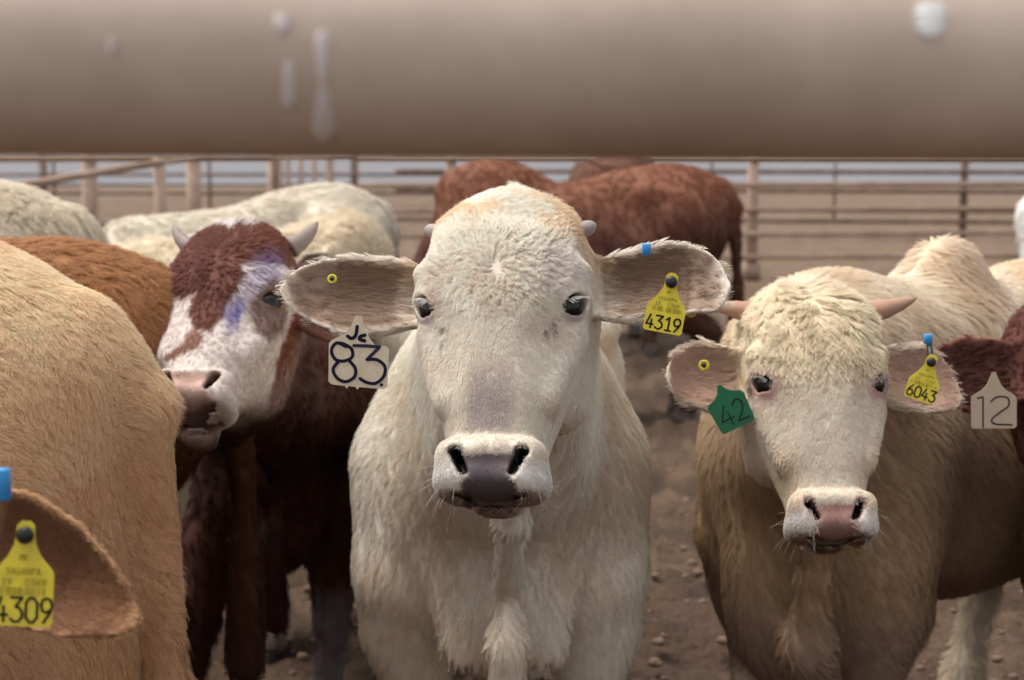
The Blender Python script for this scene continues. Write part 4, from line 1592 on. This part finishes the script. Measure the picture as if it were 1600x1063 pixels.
if want('L'):
    ears = [make_ear(1, L=(1, -.1, -.1)), make_ear(-1, root=(.112, .04, -.045), L=(1, -.06, -.12), h=[.05, .070, .076, .064, .046, .03, .004], length=.205, twist=-.15, bowl=.02)]
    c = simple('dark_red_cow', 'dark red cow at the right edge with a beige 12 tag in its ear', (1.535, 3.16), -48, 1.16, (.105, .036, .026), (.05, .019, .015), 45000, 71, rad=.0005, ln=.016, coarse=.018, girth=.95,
           head=dict(pos=at(1726, 594, 2.73), az=6, pitch=60, roll=0), n_head=26000, wave=.05, zsplit=(.6, 1.05), ear_in=(.085, .030, .024), ear_rim=(.16, .05, .035), muzzle=(.12, .04, .03), nose=(.05, .03, .03), chin=(.08, .03, .022), fine=.0055, ears=ears, detail=True, eyes=True, lift=.14, spread=.008)
    t12 = [(-.003, .030), (.003, .030), (.006, .022), (.014, .006), (.022, -.002), (.036, -.010), (.041, -.016), (.041, -.066), (.037, -.070), (-.037, -.070), (-.041, -.066), (-.041, -.014), (-.036, -.010), (-.022, -.002), (-.014, .006), (-.006, .022)][::-1]
    s12 = [[(-.030, -.016), (-.020, -.014), (-.020, -.074 + .006)], smooth_path([(-.006, -.022), (.006, -.014), (.024, -.016), (.026, -.030), (.010, -.042), (-.004, -.054), (.002, -.062), (.032, -.064)])]
    make_tag(c, at(1553, 608, 2.695), t12, M_BEIGE, [(s12, .0028, M_INKK)], 'beige plastic ear tag hand lettered 12', roll=0, face=(.05, -1, .1))
# ================================================================== ground
def ground():
    xs = np.concatenate([[-3000, -600, -150, -60, -25], np.arange(-12, 12.01, .05), [25, 60, 150, 600, 3000]])
    ys = np.concatenate([[-300, -30, -5], np.arange(1.0, 5.8, .06), 5.8 * np.exp(np.arange(1, 120) * .021), [100, 160, 300, 800, 3000]])
    X, Y = np.meshgrid(xs, ys, indexing='ij')
    P = np.stack([X, Y, X * 0], -1)
    near = sst(90, 30, Y) * sst(13, 11, np.abs(X))
    Zh = ((fbm(P, 1.2, 3, 3) - .5) * .10 + (fbm(P, 7, 3, 8) - .5) * .07 + np.abs(fbm(P, 9, 3, 15) - .5) * .17 + (fbm(P, 3.2, 2, 19) - .5) * .09) * near
    Zh -= Zh.mean()
    V = np.stack([X, Y, Zh], -1).reshape(-1, 3)
    nx, ny = len(xs), len(ys)
    i = np.arange((nx - 1) * (ny - 1))
    a, b = i // (ny - 1), i % (ny - 1)
    q = a * ny + b
    F = np.stack([q, q + ny, q + ny + 1, q + 1], 1)
    m = mat('pen_dirt', (.135, .088, .062), .9, .15, bump=(18, 1.0, .05), var=(3.0, 1.0, (.085, .052, .036)))
    dry = sst(9, 22, V[:, 1] + 5 * (fbm(V, .5, 2, 4) - .5))
    n_ = fbm(V, 2.2, 4, 31)
    n2 = fbm(V, 14, 2, 32)
    base = mixc(np.array((.072, .045, .029)), (.12, .077, .050), sst(.35, .65, n_))
    base = mixc(base, (.040, .026, .019), sst(.5, .7, n2) * .7)
    base = mixc(base, (.185, .128, .088), dry * .85)
    nd, ld = m.node_tree.nodes, m.node_tree.links
    at_n = nd.new('ShaderNodeAttribute'); at_n.attribute_name = 'Col'
    mm = nd.new('ShaderNodeMix'); mm.data_type = 'RGBA'; mm.blend_type = 'MULTIPLY'; mm.inputs[0].default_value = 1
    old = [l for l in ld if l.to_socket.name == 'Base Color'][0].from_socket
    old.node.inputs[6].default_value = (1.15, 1.15, 1.15, 1); old.node.inputs[7].default_value = (.80, .78, .76, 1)
    ld.new(at_n.outputs['Color'], mm.inputs[6]); ld.new(old, mm.inputs[7]); ld.new(mm.outputs[2], nd['Principled BSDF'].inputs['Base Color'])
    tag_(mesh_obj('ground', V, F, m, origin=(0, 0, 0), col=base), kind='structure')
    rr = np.random.default_rng(5)
    V, F = [], []
    for k in range(5200):
        y = 4.0 + 14 * rr.random() ** 1.6
        x = (rr.random() - .5) * .9 * y
        s = .003 + .016 * rr.random() ** 4
        c = np.array([x, y, .012 + s * .3])
        base = len(V)
        n = 6
        for z, r in ((-.6, .8), (.1, 1.0), (.6, .55)):
            for t in range(n):
                th = 2 * PI * t / n + rr.random() * .5
                V.append(c + np.array([math.cos(th) * r * s * (1 + .5 * rr.random()), math.sin(th) * r * s * 1.1, z * s * (.7 + .4 * rr.random())]))
        for a in range(2):
            for t in range(n):
                t2 = (t + 1) % n
                F.append((base + a * n + t, base + a * n + t2, base + (a + 1) * n + t2, base + (a + 1) * n + t))
        F.append(tuple(base + 2 * n + t for t in range(n)))
    cm = mat('clod', (.22, .15, .11), .9, .15, var=(2, 1.0, (.11, .07, .05)))
    tag_(mesh_obj('dirt_clods', V, F, cm, smooth=True), 'crumbled clods of dry dirt and dung scattered over the pen', 'clods', kind='stuff')
    # pale far yard
    m2 = mat('far_yard', (.185, .178, .185), .8, .2, var=(.05, .9, (.125, .12, .128)))
    tag_(mesh_obj('gravel_yard', [(-900, 64, .06), (900, 64, .06), (900, 900, .06), (-900, 900, .06)], [(0, 1, 2, 3)], m2, smooth=False), kind='structure')
    # hills, with distance haze painted into their grey-violet colour
    V, F = [], []
    n = 200
    for k in range(n + 1):
        x = -3000 + 6000 * k / n
        hh = 40 + 50 * float(fbm(np.array([x, 0, 0]), .0012, 4, 2))
        V += [(x, 2200, 0), (x, 2350, hh * .7), (x, 2600, hh), (x, 2950, 0)]
    for k in range(n):
        for a in range(3):
            F.append((k * 4 + a, k * 4 + 4 + a, k * 4 + 5 + a, k * 4 + 1 + a))
    tag_(mesh_obj('hills', V, F, mat('hill', (.20, .19, .22), .9, .1, var=(.004, 1, (.14, .14, .17)))), kind='structure')


def tube(pts, r, n=14, caps=True):
    V, F = [], []
    P = [np.array(p, float) for p in pts]
    for i, p in enumerate(P):
        d = (P[min(i + 1, len(P) - 1)] - P[max(i - 1, 0)]); d /= np.linalg.norm(d)
        x = np.cross(d, (0, .05, 1) if abs(d[2]) < .9 else (1, 0, 0)); x /= np.linalg.norm(x)
        y = np.cross(d, x)
        for k in range(n):
            V.append(p + r * (x * math.cos(2 * PI * k / n) + y * math.sin(2 * PI * k / n)))
    for i in range(len(P) - 1):
        for k in range(n):
            k2 = (k + 1) % n
            F.append((i * n + k, i * n + k2, (i + 1) * n + k2, (i + 1) * n + k))
    F.append(tuple(range(n))[::-1]); F.append(tuple((len(P) - 1) * n + k for k in range(n)))
    return V, F


def near_fence():
    root = empty('pipe_fence', (0, .86, 0))
    tag_(root, 'thick tan painted pipe rail close overhead with white bird droppings', 'fence')
    a, b = at(0, 66, .86), at(1600, 74, .86)
    d = (b - a).normalized()
    a2, b2 = a - d * 2.2, b + d * 2.2
    r = .0625
    n, m = 64, 90
    V, F = [], []
    for i in range(m + 1):
        p = a2.lerp(b2, i / m)
        x = Vector((0, 1, 0)); y = d.cross(x)
        for k in range(n):
            th = 2 * PI * k / n
            V.append(p + (x * math.cos(th) + y * math.sin(th)) * r)
    for i in range(m):
        for k in range(n):
            k2 = (k + 1) % n
            F.append((i * n + k, i * n + k2, (i + 1) * n + k2, (i + 1) * n + k))
    F.append(tuple(range(n))[::-1]); F.append(tuple(m * n + k for k in range(n)))
    mesh_obj('top_rail', V, F, M_PIPE, root)
    for s in (-1, 1):
        V, F = tube([(s * 2.1, .86 + r + .075, -.05), (s * 2.1, .86 + r + .075, 1.62)], .075, 24)
        mesh_obj('post', V, F, M_PIPE, root)

    def dropping(name, px, y0, y1, w0, w1, name2=None):
        """thin crust lying on the round pipe, between photo rows y0..y1"""
        V, F = [], []
        L = 16
        q = 12
        for i in range(L + 1):
            t = i / L
            py = y0 + (y1 - y0) * t
            # intersect the view ray with the pipe
            o = Vector((0, 0, CAMH)); dr = (at(px, py, 1.0) - o).normalized()
            ax = d
            w = o - a
            dp = dr - ax * dr.dot(ax); wp = w - ax * w.dot(ax)
            A, Bq, C = dp.dot(dp), 2 * dp.dot(wp), wp.dot(wp) - (r + .0012) ** 2
            D = Bq * Bq - 4 * A * C
            if D < 0: continue
            p = o + dr * ((-Bq - math.sqrt(D)) / (2 * A))
            wd = (w0 + (w1 - w0) * t) * math.sqrt(max(0.02, 1 - (2 * t - 1) ** 6)) * (1 + .2 * math.sin(i * 1.7))
            cen = a + ax * (p - a).dot(ax)
            nn = (p - cen).normalized()
            for k in range(q + 1):
                u = -1 + 2 * k / q
                V.append(p + ax * (u * wd) - nn * (.0010 * (abs(u) ** 3)) * 1.0 + nn * .0008 * (1 - u * u))
        rows = len(V) // (q + 1)
        for i in range(rows - 1):
            for k in range(q):
                F.append((i * (q + 1) + k, i * (q + 1) + k + 1, (i + 1) * (q + 1) + k + 1, (i + 1) * (q + 1) + k))
        mesh_obj('bird_dropping', V, F, M_WHITE if px > 1000 else M_DRIP, root)
    dropping('d', 504, 48, 132, .0042, .0022)
    dropping('d', 505, 130, 222, .0020, .0070)
    dropping('d', 452, 95, 170, .0028, .0042)
    dropping('d', 441, 22, 50, .0050, .0035)
    dropping('d', 1455, 4, 58, .0085, .0066)
    dropping('d', 174, 60, 86, .0022, .0016)


RAILCOUNT = 0


def rail_obj(name, a, b, r, m, parent, n=10):
    V, F = tube([a, ((Vector(a) + Vector(b)) / 2), b], r, n)
    return mesh_obj(name, V, F, m, parent)


def fence(label, x0, x1, Y0, Y1, posts, rails, pr, rr, m, group=None, foot=False, top=1.42, name='pen_fence', thin=(), thin_r=.02):
    """posts: photo columns; a straight run through (x0,Y0)-(x1,Y1) given as photo columns at z"""
    A = Vector(((x0 - 800) / FPX * Y0, Y0, 0)); B_ = Vector(((x1 - 800) / FPX * Y1, Y1, 0))
    root = empty(name, tuple((A + B_) / 2))
    tag_(root, label, 'fence', group)
    dr = (B_ - A)

    def onrun(px):
        k = (px - 800) / FPX     # x = k*y
        t = (k * A.y - A.x) / (dr.x - k * dr.y)
        return A + dr * t
    for p in posts:
        c = onrun(p)
        V, F = tube([c + Vector((0, 0, -.1)), c + Vector((0, 0, top))], pr, 14)
        mesh_obj('post', V, F, m, root)
        if foot:
            V, F = tube([c + Vector((0, 0, -.02)), c + Vector((0, 0, .16))], pr * 1.6, 14)
            mesh_obj('post_footing', V, F, m, root)
    for p in thin:
        c = onrun(p)
        V, F = tube([c + Vector((0, 0, .3)), c + Vector((0, 0, top - .03))], thin_r, 8)
        mesh_obj('stay', V, F, m, root)
    nd = Vector((dr.y, -dr.x, 0)).normalized() * (pr + rr * .5)
    for z in rails:
        rail_obj('rail', A + Vector((0, 0, z)) + nd, B_ + Vector((0, 0, z)) + nd, rr, m, root)
    return root


def fences():
    g = 'pipe fences of the cattle pens'
    fence('tan pipe fence across the pen with a footed post right of the red cow', 560, 2200, 17.2, 18.3, [705, 1175, 1640, 2120], [1.365, 1.06, .78, .50, .24], .062, .034, M_RAIL, g, foot=True)
    fence('darker rusty pipe fence standing behind the tan one at right', 620, 2300, 26, 24, [1503, 1990], [1.38, 1.10, .79, .48, .30], .060, .038, M_RAILD, g, thin=[1302, 1745, 900, 1110], thin_r=.022, top=1.46)
    fence('thick posted tan fence on the left side of the pen', -500, 420, 13.2, 16.5, [-380, 143, 305], [1.37, .72, .40], .075, .034, M_RAIL, g, top=1.50)
    fence('low dark fence far behind the left posts', -400, 700, 30, 30, [72, 430, 555], [1.34, .98, .62], .075, .03, M_RAILD, g, thin=[88, 330, 520], thin_r=.03, top=1.5)
    fence('short row of thin tan pickets behind the pale cow back', 425, 530, 21, 21, [425, 516], [1.36, .9], .045, .02, M_RAIL, g, thin=[440, 452, 472, 493], thin_r=.03, top=1.5, name='picket_gate')
    # sloping brace rail with its own post
    root = empty('loading_rail', tuple(at(250, 400, 13.0)))
    root.location.z = 0
    tag_(root, 'sloping tan rail rising to a post above the pale cow at left', 'rail', g)
    V, F = tube([(at(250, 300, 13).x, 13, -.1), (at(250, 300, 13).x, 13, 1.42)], .05, 14)
    mesh_obj('post', V, F, M_RAIL, root)
    rail_obj('rail', at(-260, 338, 11.5), at(250, 254, 12.95), .034, M_RAIL, root)
    rail_obj('rail', at(250, 254, 12.95), at(330, 245, 13.4), .024, M_RAIL, root)
    V, F = tube([(at(-262, 338, 11.5).x, 11.5, -.1), tuple(at(-262, 325, 11.5))], .05, 14)
    mesh_obj('post', V, F, M_RAIL, root)


if want('G'):
    ground()
    fences()
if want('P'):
    near_fence()
